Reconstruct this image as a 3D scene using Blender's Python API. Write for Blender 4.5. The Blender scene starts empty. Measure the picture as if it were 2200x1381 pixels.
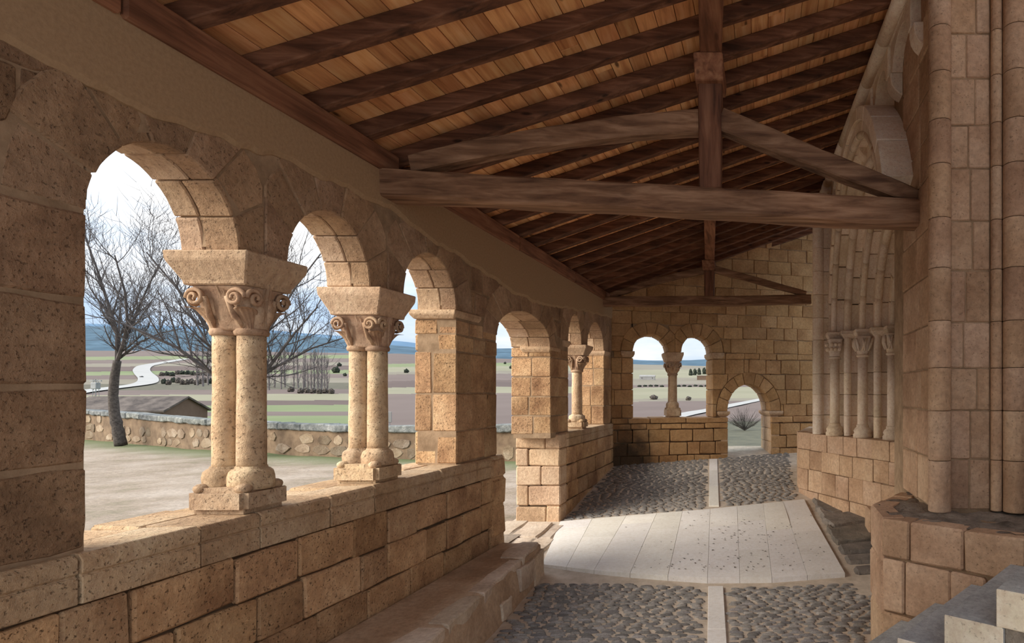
import bpy, bmesh, math, random
from mathutils import Vector, Matrix, noise
random.seed(7)
R = random.Random(11)
SC = bpy.context.scene
COL = SC.collection

# ------------------------------------------------------------------ camera, sky, exposure
FPX, CX, CY, EYE = 1300.0, 1640.0, 845.0, 2.0
cam_d = bpy.data.cameras.new('camera')
cam = bpy.data.objects.new('camera', cam_d); COL.objects.link(cam)
cam.location = (0, 0, EYE); cam.rotation_euler = (math.pi/2, 0, 0)
cam_d.sensor_width = 36; cam_d.lens = FPX/2200*36
cam_d.shift_x = (1100-CX)/2200; cam_d.shift_y = (CY-690.5)/2200
cam_d.clip_start = .05; cam_d.clip_end = 20000
SC.camera = cam

world = bpy.data.worlds.new('overcast_sky'); SC.world = world
world.use_nodes = True
nt = world.node_tree; nt.nodes.clear()
def N(nt, typ, **kw):
    n = nt.nodes.new(typ)
    for k, v in kw.items():
        if k == 'inp':
            for kk, vv in v.items(): n.inputs[kk].default_value = vv
        else: setattr(n, k, v)
    return n
def L(nt, a, b): nt.links.new(a, b)
tc = N(nt, 'ShaderNodeTexCoord')
mp = N(nt, 'ShaderNodeMapping', inp={'Scale': (1.5, 1.5, 7.0)})
L(nt, tc.outputs['Generated'], mp.inputs['Vector'])
ns = N(nt, 'ShaderNodeTexNoise', inp={'Scale': 1.6, 'Detail': 7, 'Roughness': .55})
L(nt, mp.outputs['Vector'], ns.inputs['Vector'])
rp = N(nt, 'ShaderNodeValToRGB')
rp.color_ramp.elements[0].position = .40; rp.color_ramp.elements[0].color = (.55, .71, .93, 1)
rp.color_ramp.elements[1].position = .62; rp.color_ramp.elements[1].color = (1.0, 1.0, 1.0, 1)
L(nt, ns.outputs['Fac'], rp.inputs['Fac'])
bg = N(nt, 'ShaderNodeBackground', inp={'Strength': 1.0})
# an overcast sky is three times as bright overhead as at the horizon
sx = N(nt, 'ShaderNodeSeparateXYZ'); L(nt, tc.outputs['Generated'], sx.inputs[0])
up_ = N(nt, 'ShaderNodeMath', operation='MAXIMUM'); L(nt, sx.outputs['Z'], up_.inputs[0]); up_.inputs[1].default_value = 0
ma_ = N(nt, 'ShaderNodeMath', operation='MULTIPLY_ADD'); L(nt, up_.outputs[0], ma_.inputs[0]); ma_.inputs[1].default_value = .50; ma_.inputs[2].default_value = .25
L(nt, ma_.outputs[0], bg.inputs['Strength'])
L(nt, rp.outputs['Color'], bg.inputs['Color'])
wo = N(nt, 'ShaderNodeOutputWorld'); L(nt, bg.outputs['Background'], wo.inputs['Surface'])

sun_d = bpy.data.lights.new('veiled_sun', 'SUN'); sun_d.energy = 1.7; sun_d.angle = math.radians(46); sun_d.color = (1.0, .92, .80)
sun = bpy.data.objects.new('veiled_sun', sun_d); COL.objects.link(sun)
sun.rotation_euler = Vector((.80, .42, -.42)).to_track_quat('-Z', 'Y').to_euler()

vs = SC.view_settings
vs.view_transform = 'Standard'; vs.look = 'None'; vs.gamma = 1.0; vs.use_curve_mapping = False
vs.exposure = 1.95
SC.cycles.max_bounces = 10; SC.cycles.diffuse_bounces = 7; SC.cycles.transparent_max_bounces = 12

# ------------------------------------------------------------------ helpers
def PX(px, py, D): return Vector(((px-CX)/FPX*D, D, EYE+(CY-py)/FPX*D))
def clamp(v, a, b): return max(a, min(b, v))
def lerp(a, b, t): return a+(b-a)*t
def interp(x, pts):
    if x <= pts[0][0]: return pts[0][1]
    for (x0, y0), (x1, y1) in zip(pts, pts[1:]):
        if x <= x1: return y0+(y1-y0)*(x-x0)/(x1-x0)
    return pts[-1][1]

class Fr:
    def __init__(s, o, u, v, w): s.o, s.u, s.v, s.w = Vector(o), Vector(u).normalized(), Vector(v).normalized(), Vector(w).normalized()
    def __call__(s, u, v, w=0.0): return s.o+s.u*u+s.v*v+s.w*w

def link(name, me, mat, parent=None):
    o = bpy.data.objects.new(name, me); COL.objects.link(o)
    if mat is not None and len(me.materials) == 0:
        for m in (mat if isinstance(mat, (list, tuple)) else [mat]): me.materials.append(m)
    if parent is not None: o.parent = parent
    return o
def from_bm(name, bm, mat, parent=None, smooth=False):
    me = bpy.data.meshes.new(name); bm.normal_update(); bm.to_mesh(me); bm.free()
    if smooth: me.shade_smooth()
    return link(name, me, mat, parent)
def tag(o, label=None, cat=None, group=None, kind=None):
    if label: o['label'] = label
    if cat: o['category'] = cat
    if group: o['group'] = group
    if kind: o['kind'] = kind
    return o
def empty(name, loc=(0, 0, 0)):
    o = bpy.data.objects.new(name, None); COL.objects.link(o); o.location = loc; o.empty_display_size = .2
    return o
def struct(name, label, cat=None):
    o = empty(name); tag(o, label, cat, None, 'structure'); return o

def parea(p):
    return .5*sum(p[i][0]*p[(i+1) % len(p)][1]-p[(i+1) % len(p)][0]*p[i][1] for i in range(len(p)))
def clean_poly(p, eps=.012):
    q = []
    for a in p:
        if not q or math.hypot(a[0]-q[-1][0], a[1]-q[-1][1]) > eps: q.append(a)
    while len(q) > 2 and math.hypot(q[0][0]-q[-1][0], q[0][1]-q[-1][1]) < eps: q.pop()
    # drop needle spikes
    ch = True
    while ch and len(q) > 3:
        ch = False
        for i in range(len(q)):
            a, b, c = q[i-1], q[i], q[(i+1) % len(q)]
            v1 = Vector((a[0]-b[0], a[1]-b[1])); v2 = Vector((c[0]-b[0], c[1]-b[1]))
            if v1.length > 1e-6 and v2.length > 1e-6 and v1.normalized().dot(v2.normalized()) > .93:
                q.pop(i); ch = True; break
    return q
def densify(p, step):
    q = []
    for i in range(len(p)):
        a, b = p[i], p[(i+1) % len(p)]
        n = max(1, int(round(math.hypot(b[0]-a[0], b[1]-a[1])/step)))
        for k in range(n): q.append((lerp(a[0], b[0], k/n), lerp(a[1], b[1], k/n)))
    return q

def prism_bm(poly, fr, w0, w1, bev=.01, jit=.0, tilt=.0, seg=1, rough=0):
    """a solid: polygon in (u, v) pushed from depth w0 to w1 along w, edges worn"""
    if parea(poly) < 0: poly = poly[::-1]
    bm = bmesh.new()
    cu = sum(a[0] for a in poly)/len(poly); cv = sum(a[1] for a in poly)/len(poly)
    tu, tv = R.uniform(-tilt, tilt), R.uniform(-tilt, tilt)
    P = [(a[0]+R.uniform(-jit, jit), a[1]+R.uniform(-jit, jit)) for a in poly]
    A = [bm.verts.new(fr(u, v, w0)) for u, v in P]
    B = [bm.verts.new(fr(u, v, w1+tu*(u-cu)+tv*(v-cv))) for u, v in P]
    n = len(P)
    bm.faces.new(A[::-1]); bm.faces.new(B)
    for i in range(n): bm.faces.new((A[i], A[(i+1) % n], B[(i+1) % n], B[i]))
    bmesh.ops.recalc_face_normals(bm, faces=bm.faces[:])
    if bev > 0:
        bmesh.ops.bevel(bm, geom=bm.edges[:], offset=bev, segments=seg, affect='EDGES', clamp_overlap=True, profile=.6)
    return bm
def block(name, poly, fr, w0, w1, mat, parent, bev=.012, jit=.004, tilt=.01, seg=1, den=None):
    p = clean_poly(poly)
    if den: p = densify(p, den)
    if len(p) < 3 or abs(parea(p)) < .0025: return None
    return from_bm(name, prism_bm(p, fr, w0, w1, bev, jit, tilt, seg), mat, parent)
def rect(u0, u1, v0, v1): return [(u0, v0), (u1, v0), (u1, v1), (u0, v1)]

def hexa_bm(c, bev=.01, seg=1):
    """c: bottom 4 corners then top 4 corners (same order)"""
    bm = bmesh.new(); v = [bm.verts.new(p) for p in c]
    for f in ((3, 2, 1, 0), (4, 5, 6, 7), (0, 1, 5, 4), (1, 2, 6, 5), (2, 3, 7, 6), (3, 0, 4, 7)): bm.faces.new([v[i] for i in f])
    bmesh.ops.recalc_face_normals(bm, faces=bm.faces[:])
    if bev: bmesh.ops.bevel(bm, geom=bm.edges[:], offset=bev, segments=seg, affect='EDGES', clamp_overlap=True)
    return bm
def boxc(x0, x1, y0, y1, z0, z1):
    return [Vector(p) for p in ((x0, y0, z0), (x1, y0, z0), (x1, y1, z0), (x0, y1, z0), (x0, y0, z1), (x1, y0, z1), (x1, y1, z1), (x0, y1, z1))]
def merge(bms):
    out = bmesh.new()
    for b in bms:
        me = bpy.data.meshes.new('t'); b.to_mesh(me); b.free(); out.from_mesh(me); bpy.data.meshes.remove(me)
    return out
def tube(bm, pts, rads, sides=8, cap=True):
    rings = []; up = None
    for i, p in enumerate(pts):
        t = (pts[min(i+1, len(pts)-1)]-pts[max(i-1, 0)])
        if t.length < 1e-9: t = Vector((0, 0, 1))
        t.normalize()
        if up is None:
            up = Vector((1, 0, 0)) if abs(t.x) < .8 else Vector((0, 1, 0))
        a = (up-t*up.dot(t)); a.normalize(); up = a; b = t.cross(a)
        rings.append([bm.verts.new(p+(a*math.cos(2*math.pi*k/sides)+b*math.sin(2*math.pi*k/sides))*rads[i]) for k in range(sides)])
    for r0, r1 in zip(rings, rings[1:]):
        for k in range(sides): bm.faces.new((r0[k], r0[(k+1) % sides], r1[(k+1) % sides], r1[k]))
    if cap and sides > 2:
        bm.faces.new(rings[0][::-1]); bm.faces.new(rings[-1])
def lathe(bm, prof, cx, cy, sides=28, wob=0.0, a0=0.0, a1=2*math.pi, sx=1.0):
    rings = []
    full = abs(a1-a0-2*math.pi) < 1e-6
    n = sides if full else sides+1
    for r, z in prof:
        ring = []
        for k in range(n):
            a = a0+(a1-a0)*k/sides
            rr = r*(1+wob*noise.noise(Vector((math.cos(a)*2+cx*7, math.sin(a)*2+cy*5, z*6))))
            ring.append(bm.verts.new((cx+math.cos(a)*rr*sx, cy+math.sin(a)*rr, z)))
        rings.append(ring)
    for r0, r1 in zip(rings, rings[1:]):
        for k in range(n if full else n-1): bm.faces.new((r0[k], r0[(k+1) % n], r1[(k+1) % n], r1[k]))
    if full:
        bm.faces.new(rings[0][::-1]); bm.faces.new(rings[-1])
    return rings

# ------------------------------------------------------------------ materials
def new_mat(name):
    m = bpy.data.materials.new(name); m.use_nodes = True
    nt = m.node_tree; nt.nodes.clear()
    out = N(nt, 'ShaderNodeOutputMaterial'); b = N(nt, 'ShaderNodeBsdfPrincipled')
    L(nt, b.outputs[0], out.inputs['Surface'])
    b.inputs['Specular IOR Level'].default_value = .25
    return m, nt, b
def ramp(nt, fac, stops):
    r = N(nt, 'ShaderNodeValToRGB'); e = r.color_ramp.elements
    while len(e) > 1: e.remove(e[-1])
    e[0].position, e[0].color = stops[0][0], (*stops[0][1], 1)
    for p, c in stops[1:]:
        x = e.new(p); x.color = (*c, 1)
    L(nt, fac, r.inputs['Fac']); return r.outputs['Color']
def mixc(nt, fac, a, b, mode='MIX'):
    m = N(nt, 'ShaderNodeMix', data_type='RGBA', blend_type=mode)
    if hasattr(fac, 'is_linked'): L(nt, fac, m.inputs[0])
    else: m.inputs[0].default_value = fac
    for sock, v in ((m.inputs[6], a), (m.inputs[7], b)):
        if hasattr(v, 'is_linked'): L(nt, v, sock)
        else: sock.default_value = (*v, 1)
    return m.outputs[2]
def math_n(nt, op, a, b=None):
    m = N(nt, 'ShaderNodeMath', operation=op)
    for i, v in enumerate((a, b)):
        if v is None: continue
        if hasattr(v, 'is_linked'): L(nt, v, m.inputs[i])
        else: m.inputs[i].default_value = v
    return m.outputs[0]
def g3(v): return (v, v, v)

def stone(name, dark, mid, light, rough=.9, pits=.7, bump=.55, patch=1.6, rand=.32, scale=1.0, extra=None, grain=1.0):
    m, nt, b = new_mat(name)
    tc = N(nt, 'ShaderNodeTexCoord'); oi = N(nt, 'ShaderNodeObjectInfo')
    add = N(nt, 'ShaderNodeVectorMath', operation='ADD')
    sh = N(nt, 'ShaderNodeVectorMath', operation='SCALE'); sh.inputs[0].default_value = (3.1, 5.7, 9.3)
    L(nt, oi.outputs['Random'], sh.inputs['Scale'])
    L(nt, tc.outputs['Object'], add.inputs[0]); L(nt, sh.outputs[0], add.inputs[1])
    v = add.outputs[0]
    n1 = N(nt, 'ShaderNodeTexNoise', inp={'Scale': patch*scale, 'Detail': 8, 'Roughness': .62}); L(nt, v, n1.inputs['Vector'])
    n2 = N(nt, 'ShaderNodeTexNoise', inp={'Scale': 22*scale, 'Detail': 6, 'Roughness': .7}); L(nt, v, n2.inputs['Vector'])
    n3 = N(nt, 'ShaderNodeTexNoise', inp={'Scale': 55*scale, 'Detail': 3, 'Roughness': .6}); L(nt, v, n3.inputs['Vector'])
    c = ramp(nt, n1.outputs['Fac'], [(.28, dark), (.48, mid), (.72, light)])
    c = mixc(nt, .55, c, ramp(nt, n2.outputs['Fac'], [(.3, g3(.35)), (.55, g3(.62)), (.75, g3(.8))]), 'OVERLAY')
    pit = ramp(nt, n3.outputs['Fac'], [(.30, g3(1)), (.40, g3(0))])
    c = mixc(nt, math_n(nt, 'MULTIPLY', pit, pits), c, tuple(x*.28 for x in dark))
    # every stone its own shade
    sep = math_n(nt, 'ADD', math_n(nt, 'MULTIPLY', oi.outputs['Random'], rand), 1-rand*.55)
    cc = N(nt, 'ShaderNodeCombineColor'); L(nt, sep, cc.inputs[0]); L(nt, sep, cc.inputs[1])
    r2 = math_n(nt, 'FRACT', math_n(nt, 'MULTIPLY', oi.outputs['Random'], 17.3))
    L(nt, math_n(nt, 'MULTIPLY', sep, math_n(nt, 'ADD', math_n(nt, 'MULTIPLY', r2, .08), .96)), cc.inputs[2])
    c = mixc(nt, 1.0, c, cc.outputs[0], 'MULTIPLY')
    if extra: c = extra(nt, tc, c)
    L(nt, c, b.inputs['Base Color']); b.inputs['Roughness'].default_value = rough
    h = math_n(nt, 'SUBTRACT', math_n(nt, 'ADD', n2.outputs['Fac'], math_n(nt, 'MULTIPLY', n1.outputs['Fac'], 1.6)), math_n(nt, 'MULTIPLY', pit, .8*pits))
    bp = N(nt, 'ShaderNodeBump', inp={'Strength': bump, 'Distance': .026*grain}); L(nt, h, bp.inputs['Height']); L(nt, bp.outputs[0], b.inputs['Normal'])
    return m
def wood(name, dark, mid, light, axis='X', rough=.75, knots=.8, rand=.35, sc=1.0, bump=.35):
    m, nt, b = new_mat(name)
    tc = N(nt, 'ShaderNodeTexCoord'); oi = N(nt, 'ShaderNodeObjectInfo')
    add = N(nt, 'ShaderNodeVectorMath', operation='ADD')
    sh = N(nt, 'ShaderNodeVectorMath', operation='SCALE'); sh.inputs[0].default_value = (13.1, 15.7, 9.3)
    L(nt, oi.outputs['Random'], sh.inputs['Scale'])
    L(nt, tc.outputs['Object'], add.inputs[0]); L(nt, sh.outputs[0], add.inputs[1])
    s = {'X': (1.2, 16, 16), 'Y': (16, 1.2, 16), 'Z': (16, 16, 1.2)}[axis]
    mp = N(nt, 'ShaderNodeMapping', inp={'Scale': tuple(q*sc for q in s)}); L(nt, add.outputs[0], mp.inputs['Vector'])
    n1 = N(nt, 'ShaderNodeTexNoise', inp={'Scale': 1.0, 'Detail': 7, 'Roughness': .6, 'Distortion': .5}); L(nt, mp.outputs[0], n1.inputs['Vector'])
    n2 = N(nt, 'ShaderNodeTexNoise', inp={'Scale': 2.2, 'Detail': 4}); L(nt, add.outputs[0], n2.inputs['Vector'])
    c = ramp(nt, n1.outputs['Fac'], [(.30, dark), (.5, mid), (.70, light)])
    c = mixc(nt, .45, c, ramp(nt, n2.outputs['Fac'], [(.3, g3(.3)), (.7, g3(.7))]), 'OVERLAY')
    ks = {'X': (2.2, 7, 7), 'Y': (7, 2.2, 7), 'Z': (7, 7, 2.2)}[axis]
    mk = N(nt, 'ShaderNodeMapping', inp={'Scale': ks}); L(nt, add.outputs[0], mk.inputs['Vector'])
    vo = N(nt, 'ShaderNodeTexVoronoi', inp={'Scale': 1.0}); L(nt, mk.outputs[0], vo.inputs['Vector'])
    kn = ramp(nt, vo.outputs['Distance'], [(.07, g3(1)), (.15, g3(0))])
    c = mixc(nt, math_n(nt, 'MULTIPLY', kn, knots), c, tuple(x*.22 for x in dark))
    sep = math_n(nt, 'ADD', math_n(nt, 'MULTIPLY', oi.outputs['Random'], rand), 1-rand*.5)
    cc = N(nt, 'ShaderNodeCombineColor')
    for i in range(3): L(nt, sep, cc.inputs[i])
    c = mixc(nt, 1.0, c, cc.outputs[0], 'MULTIPLY')
    L(nt, c, b.inputs['Base Color']); b.inputs['Roughness'].default_value = rough
    bp = N(nt, 'ShaderNodeBump', inp={'Strength': bump, 'Distance': .01}); L(nt, n1.outputs['Fac'], bp.inputs['Height']); L(nt, bp.outputs[0], b.inputs['Normal'])
    return m
def plain(name, c0, c1, scale=4, rough=.9, bump=.2, dist=.01, detail=6, lo=.35, hi=.65):
    m, nt, b = new_mat(name)
    tc = N(nt, 'ShaderNodeTexCoord')
    n1 = N(nt, 'ShaderNodeTexNoise', inp={'Scale': scale, 'Detail': detail, 'Roughness': .65}); L(nt, tc.outputs['Object'], n1.inputs['Vector'])
    L(nt, ramp(nt, n1.outputs['Fac'], [(lo, c0), (hi, c1)]), b.inputs['Base Color']); b.inputs['Roughness'].default_value = rough
    if bump:
        bp = N(nt, 'ShaderNodeBump', inp={'Strength': bump, 'Distance': dist}); L(nt, n1.outputs['Fac'], bp.inputs['Height']); L(nt, bp.outputs[0], b.inputs['Normal'])
    return m

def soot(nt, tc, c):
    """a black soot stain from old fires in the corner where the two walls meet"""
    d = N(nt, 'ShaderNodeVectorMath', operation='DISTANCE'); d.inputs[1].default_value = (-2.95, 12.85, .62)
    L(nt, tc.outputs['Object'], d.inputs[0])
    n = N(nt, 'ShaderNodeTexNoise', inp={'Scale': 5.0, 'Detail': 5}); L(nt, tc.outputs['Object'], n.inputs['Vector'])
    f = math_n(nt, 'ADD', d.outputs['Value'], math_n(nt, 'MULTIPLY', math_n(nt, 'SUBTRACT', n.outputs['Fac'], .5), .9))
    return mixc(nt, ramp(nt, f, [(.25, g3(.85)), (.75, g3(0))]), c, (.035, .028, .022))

M = {}
M['ashlar'] = stone('ashlar_tan', (.235, .12, .058), (.44, .262, .134), (.62, .41, .228), pits=.8, rand=.36, patch=2.2, bump=.75)
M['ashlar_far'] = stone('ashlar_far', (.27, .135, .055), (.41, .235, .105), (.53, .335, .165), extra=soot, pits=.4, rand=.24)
M['arcade'] = stone('arcade_stone', (.17, .098, .056), (.29, .175, .10), (.42, .27, .16), patch=2.6, bump=.9, pits=.45, rand=.25)
M['reveal'] = stone('voussoir_stone', (.32, .195, .115), (.50, .335, .21), (.62, .445, .30), patch=1.6, bump=.6, pits=.45, rand=.22)
M['voussoir'] = stone('arch_stone', (.21, .125, .073), (.35, .22, .13), (.48, .325, .205), patch=2.2, bump=.8, pits=.45, rand=.25)
M['sill'] = stone('sill_stone', (.32, .19, .10), (.50, .335, .195), (.64, .475, .31), pits=.6, bump=.8)
M['shaft'] = stone('shaft_stone', (.34, .215, .125), (.52, .36, .22), (.64, .48, .32), pits=.6, bump=.7, patch=3, scale=1.0)
M['capital'] = stone('capital_stone', (.24, .13, .08), (.40, .26, .165), (.54, .39, .26), pits=.35, bump=.4, patch=4)
M['church'] = stone('church_stone', (.28, .16, .092), (.43, .275, .17), (.56, .395, .265), pits=.45, bump=.5, patch=1.4, rand=.16)
M['portal'] = stone('portal_stone', (.54, .40, .275), (.70, .545, .40), (.80, .655, .51), pits=.4, bump=.4, patch=1.4, rand=.22)
M['mortar'] = plain('lime_mortar', (.22, .145, .085), (.38, .26, .16), 6, .95, .6, .02)
M['joint'] = plain('dark_joint', (.055, .036, .022), (.13, .085, .05), 6, .95, .5, .02)
M['plaster'] = plain('ochre_plaster', (.33, .215, .12), (.40, .265, .15), 45, .95, .5, .004)
M['rafter'] = wood('rafter_wood', (.045, .02, .011), (.125, .052, .027), (.24, .115, .065), 'X')
M['beam'] = wood('tie_beam_wood', (.09, .042, .022), (.22, .118, .066), (.36, .215, .13), 'X', knots=.3, bump=.7)
M['beamz'] = wood('king_post_wood', (.05, .022, .013), (.14, .06, .033), (.22, .105, .06), 'Z', knots=.6)
M['purlin'] = wood('purlin_wood', (.10, .04, .02), (.22, .095, .05), (.32, .16, .085), 'Y', knots=.5)
M['plank'] = wood('pine_plank', (.46, .19, .075), (.72, .36, .15), (.82, .49, .25), 'Y', knots=.9, rand=.5, bump=.15)
M['under'] = plain('roof_underlay', (.03, .018, .01), (.05, .03, .02), 4, .95, 0)
M['cobble'] = stone('river_cobble', (.11, .10, .094), (.20, .182, .168), (.34, .305, .275), rough=.6, pits=.15, bump=.15, patch=9, rand=.8)
M['bed'] = plain('floor_mortar', (.44, .36, .275), (.60, .50, .40), 7, .95, .5, .015)
M['slab'] = stone('limestone_slab', (.68, .63, .56), (.75, .70, .63), (.79, .745, .675), rough=.55, pits=.25, bump=.08, patch=2.5, rand=.10)
M['rock'] = stone('rough_rock', (.10, .085, .07), (.19, .16, .13), (.30, .25, .20), rough=.75, pits=.3, bump=.9, patch=3)
M['bench'] = stone('bench_render', (.27, .175, .11), (.40, .275, .18), (.52, .385, .27), pits=.35, bump=.45, patch=1.8)
M['benchslab'] = stone('bench_slab', (.36, .27, .19), (.50, .39, .29), (.62, .51, .40), pits=.3, bump=.4, patch=2.5)
M['step'] = stone('step_top', (.26, .26, .255), (.34, .34, .33), (.42, .42, .41), rough=.8, pits=.5, bump=.25, patch=3, rand=.1, scale=1.5)
M['stepend'] = stone('step_end_travertine', (.55, .45, .33), (.66, .56, .43), (.74, .64, .51), rough=.6, pits=.5, bump=.15, patch=3, rand=.1)
M['ledge'] = stone('plinth_top', (.10, .08, .06), (.24, .19, .15), (.36, .30, .24), pits=.5, bump=1.0, patch=4)
M['bark'] = plain('grey_bark', (0.037, 0.030, 0.025), (0.100, 0.083, 0.070), 14, .95, .6, .02)
M['twig'] = plain('twig_bark', (0.060, 0.052, 0.050), (0.110, 0.095, 0.087), 5, .9, 0)
M['poplar'] = plain('poplar_bark', (0.120, 0.102, 0.096), (0.180, 0.159, 0.150), 2, .9, 0)
M['wallstone'] = stone('yard_wall_stone', (0.125, 0.081, 0.050), (0.225, 0.163, 0.106), (0.312, 0.250, 0.181), pits=.5, bump=.8, patch=2.5, rand=.7)
M['coping'] = stone('lichen_coping', (0.062, 0.068, 0.065), (0.149, 0.155, 0.146), (0.310, 0.310, 0.285), pits=.5, bump=.9, patch=4.5, rand=.3)
M['wallbed'] = plain('yard_wall_mortar', (0.121, 0.080, 0.050), (0.220, 0.151, 0.094), 2.5, .95, .7, .03)
M['dirt'] = plain('yard_dirt', (.34, .275, .215), (.50, .425, .35), 1.3, .95, .5, .03, 9)
M['grass'] = plain('yard_grass', (.13, .18, .06), (.27, .30, .13), 3, .95, .5, .03, 9)
M['field_green'] = plain('winter_wheat', (0.116, 0.143, 0.058), (0.157, 0.171, 0.085), .02, .95, 0)
M['field_tan'] = plain('stubble_field', (0.143, 0.123, 0.085), (0.177, 0.153, 0.113), .02, .95, 0)
M['field_mauve'] = plain('ploughed_field', (0.099, 0.070, 0.058), (0.126, 0.092, 0.077), .02, .95, 0)
M['field_brown'] = plain('red_earth_field', (0.072, 0.048, 0.039), (0.096, 0.065, 0.053), .02, .95, 0)
M['field_straw'] = plain('straw_field', (0.171, 0.160, 0.099), (0.205, 0.188, 0.123), .02, .95, 0)
M['scrub'] = plain('scrub_slope', (0.058, 0.053, 0.034), (0.102, 0.090, 0.058), .6, .95, .4, .1, 9)
M['pine'] = plain('hazed_pine_hill', (.02, .05, .075), (.055, .105, .145), .012, .95, 0, detail=9)  # blue of the distance haze is painted into the forest colour
M['far_hazed'] = plain('hazed_far_hill', (.06, .125, .20), (.09, .165, .245), .004, .95, 0)  # farther ridge: paler blue aerial haze put into the base colour
M['road'] = plain('gravel_road', (0.269, 0.260, 0.243), (0.312, 0.304, 0.286), .1, .9, 0)
M['bush'] = plain('bush_green', (0.015, 0.020, 0.014), (0.037, 0.042, 0.028), .5, .95, 0)
M['drybush'] = plain('dry_bush', (0.051, 0.041, 0.034), (0.089, 0.075, 0.062), .5, .95, 0)
M['tile'] = plain('old_roof_tile', (0.041, 0.032, 0.028), (0.123, 0.099, 0.082), 1.2, .9, 0)
M['adobe'] = plain('adobe_wall', (0.102, 0.063, 0.042), (0.130, 0.085, 0.059), 1, .9, 0)
M['white'] = plain('whitewash', (0.211, 0.205, 0.194), (0.245, 0.239, 0.228), .5, .9, 0)
M['darkpaint'] = plain('dark_opening', (.03, .03, .03), (.06, .055, .05), 2, .6, 0)
M['metal'] = plain('grey_steel', (.20, .20, .20), (.28, .28, .28), 3, .5, 0)
m, nt_, b_ = new_mat('clear_glass')
b_.inputs['Base Color'].default_value = (.93, .97, .96, 1); b_.inputs['Transmission Weight'].default_value = 1.0
b_.inputs['Roughness'].default_value = .0; b_.inputs['IOR'].default_value = 1.08; M['glass'] = m

# ------------------------------------------------------------------ dimensions shared by the building
XL = -3.22                                   # inner face of the arcade wall
def wl(px, py):
    D = -XL*FPX/(CX-px); return D, EYE+(CY-py)/FPX*D
def zfloor(x, y):
    if y <= 7.0: return -.21
    if y <= 10.0: return lerp(-.17, .06, (y-7.0)/3.0)
    return .06+(y-10.0)*.146
LW = Fr((XL, 0, 0), (0, 1, 0), (0, 0, 1), (1, 0, 0))
KF = .30
FW = Fr((XL, 12.8, 0), (1, KF, 0), (0, 0, 1), (KF, -1, 0))
def fw(px, py):
    k = (px-CX)/FPX; D = (12.8-KF*XL)/(1-KF*k); x = k*D
    return (x-XL)*math.sqrt(1+KF*KF), EYE+(CY-py)/FPX*D
SL = .38                                      # roof pitch
def zroof(x): return 4.05+SL*(x-XL)           # underside of the rafters

# ------------------------------------------------------------------ floor
floor = struct('floor', 'gallery floor of river cobbles set in pale mortar with a limestone strip')
bm = bmesh.new()
ys = [-6.5+.5*i for i in range(42)]; ys.append(14.6)
xs = [-3.9+.4*i for i in range(17)]
gv = [[bm.verts.new((x, y, zfloor(x, y)+.006*noise.noise(Vector((x*2, y*2, 0))))) for x in xs] for y in ys]
for j in range(len(ys)-1):
    for i in range(len(xs)-1):
        if ys[j] >= 13.2 and False: continue
        bm.faces.new((gv[j][i], gv[j][i+1], gv[j+1][i+1], gv[j+1][i]))
from_bm('mortar_bed', bm, M['bed'], floor, True)
def strip_x(y): return lerp(-.41, -1.08, (y-5.36)/7.71)
def far_y(x): return 12.8+KF*(x-XL)

SLABB = [(-2.73, 7.46), (-1.9, 7.22), (-.75, 7.02), (.1, 7.03), (.97, 7.17)]     # front edge of the doorway paving
SLABT = [(-3.12, 9.30), (-2.0, 9.68), (-1.0, 9.98), (.0, 10.30), (.71, 10.52)]  # back edge
def along(pts, t):
    f = t*(len(pts)-1); i = min(int(f), len(pts)-2); q = f-i
    return (lerp(pts[i][0], pts[i+1][0], q), lerp(pts[i][1], pts[i+1][1], q))
def in_slab(x, y, pad=.12):
    yb = interp(x, [(a, b) for a, b in SLABB])-pad; yt = interp(x, SLABT)+pad*.8
    return yb < y < yt
HZ = Fr((0, 0, 0), (1, 0, 0), (0, 1, 0), (0, 0, 1))
def plan_block(name, poly, zt, mat, parent, th=.08, bev=.006, jit=.003, zf=None):
    p = clean_poly(poly, .005)
    if parea(p) < 0: p = p[::-1]
    bm = bmesh.new()
    P = [(a[0]+R.uniform(-jit, jit), a[1]+R.uniform(-jit, jit)) for a in p]
    zz = [(zf(*a) if zf else 0)+zt for a in P]
    A = [bm.verts.new((a[0], a[1], z-th)) for a, z in zip(P, zz)]
    B = [bm.verts.new((a[0], a[1], z)) for a, z in zip(P, zz)]
    n = len(P); bm.faces.new(A[::-1]); bm.faces.new(B)
    for i in range(n): bm.faces.new((A[i], A[(i+1) % n], B[(i+1) % n], B[i]))
    bmesh.ops.recalc_face_normals(bm, faces=bm.faces[:])
    bmesh.ops.bevel(bm, geom=bm.edges[:], offset=bev, segments=1, affect='EDGES', clamp_overlap=True)
    return from_bm(name, bm, mat, parent)
cuts = [0, .10, .21, .32, .42, .53, .64, .75, .87, 1.0]
for i in range(len(cuts)-1):
    sp = [0, R.choice((.42, .55, .66)), 1] if i % 2 else [0, R.choice((.3, .5)), R.choice((.72, .8)), 1]
    for a, b in zip(sp, sp[1:]):
        g = .0005
        q = []
        for t, s in ((cuts[i]+g, a), (cuts[i+1]-g, a), (cuts[i+1]-g, b), (cuts[i]+g, b)):
            p0, p1 = along(SLABB, t), along(SLABT, t); s = clamp(s, .002, .998)
            q.append((lerp(p0[0], p1[0], s), lerp(p0[1], p1[1], s)))
        plan_block('paving_slab', q, .03, M['slab'], floor, bev=.0012, jit=0, zf=zfloor)
for y0, y1 in ((4.0, 5.62), (5.63, 6.88), (10.20, 11.3), (11.31, 12.4), (12.41, 13.3)):
    q = [(strip_x(y0)-.085, y0), (strip_x(y0)+.085, y0), (strip_x(y1)+.085, y1), (strip_x(y1)-.085, y1)]
    plan_block('strip_slab', q, .022, M['slab'], floor, bev=.004, jit=0, zf=zfloor)
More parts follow.
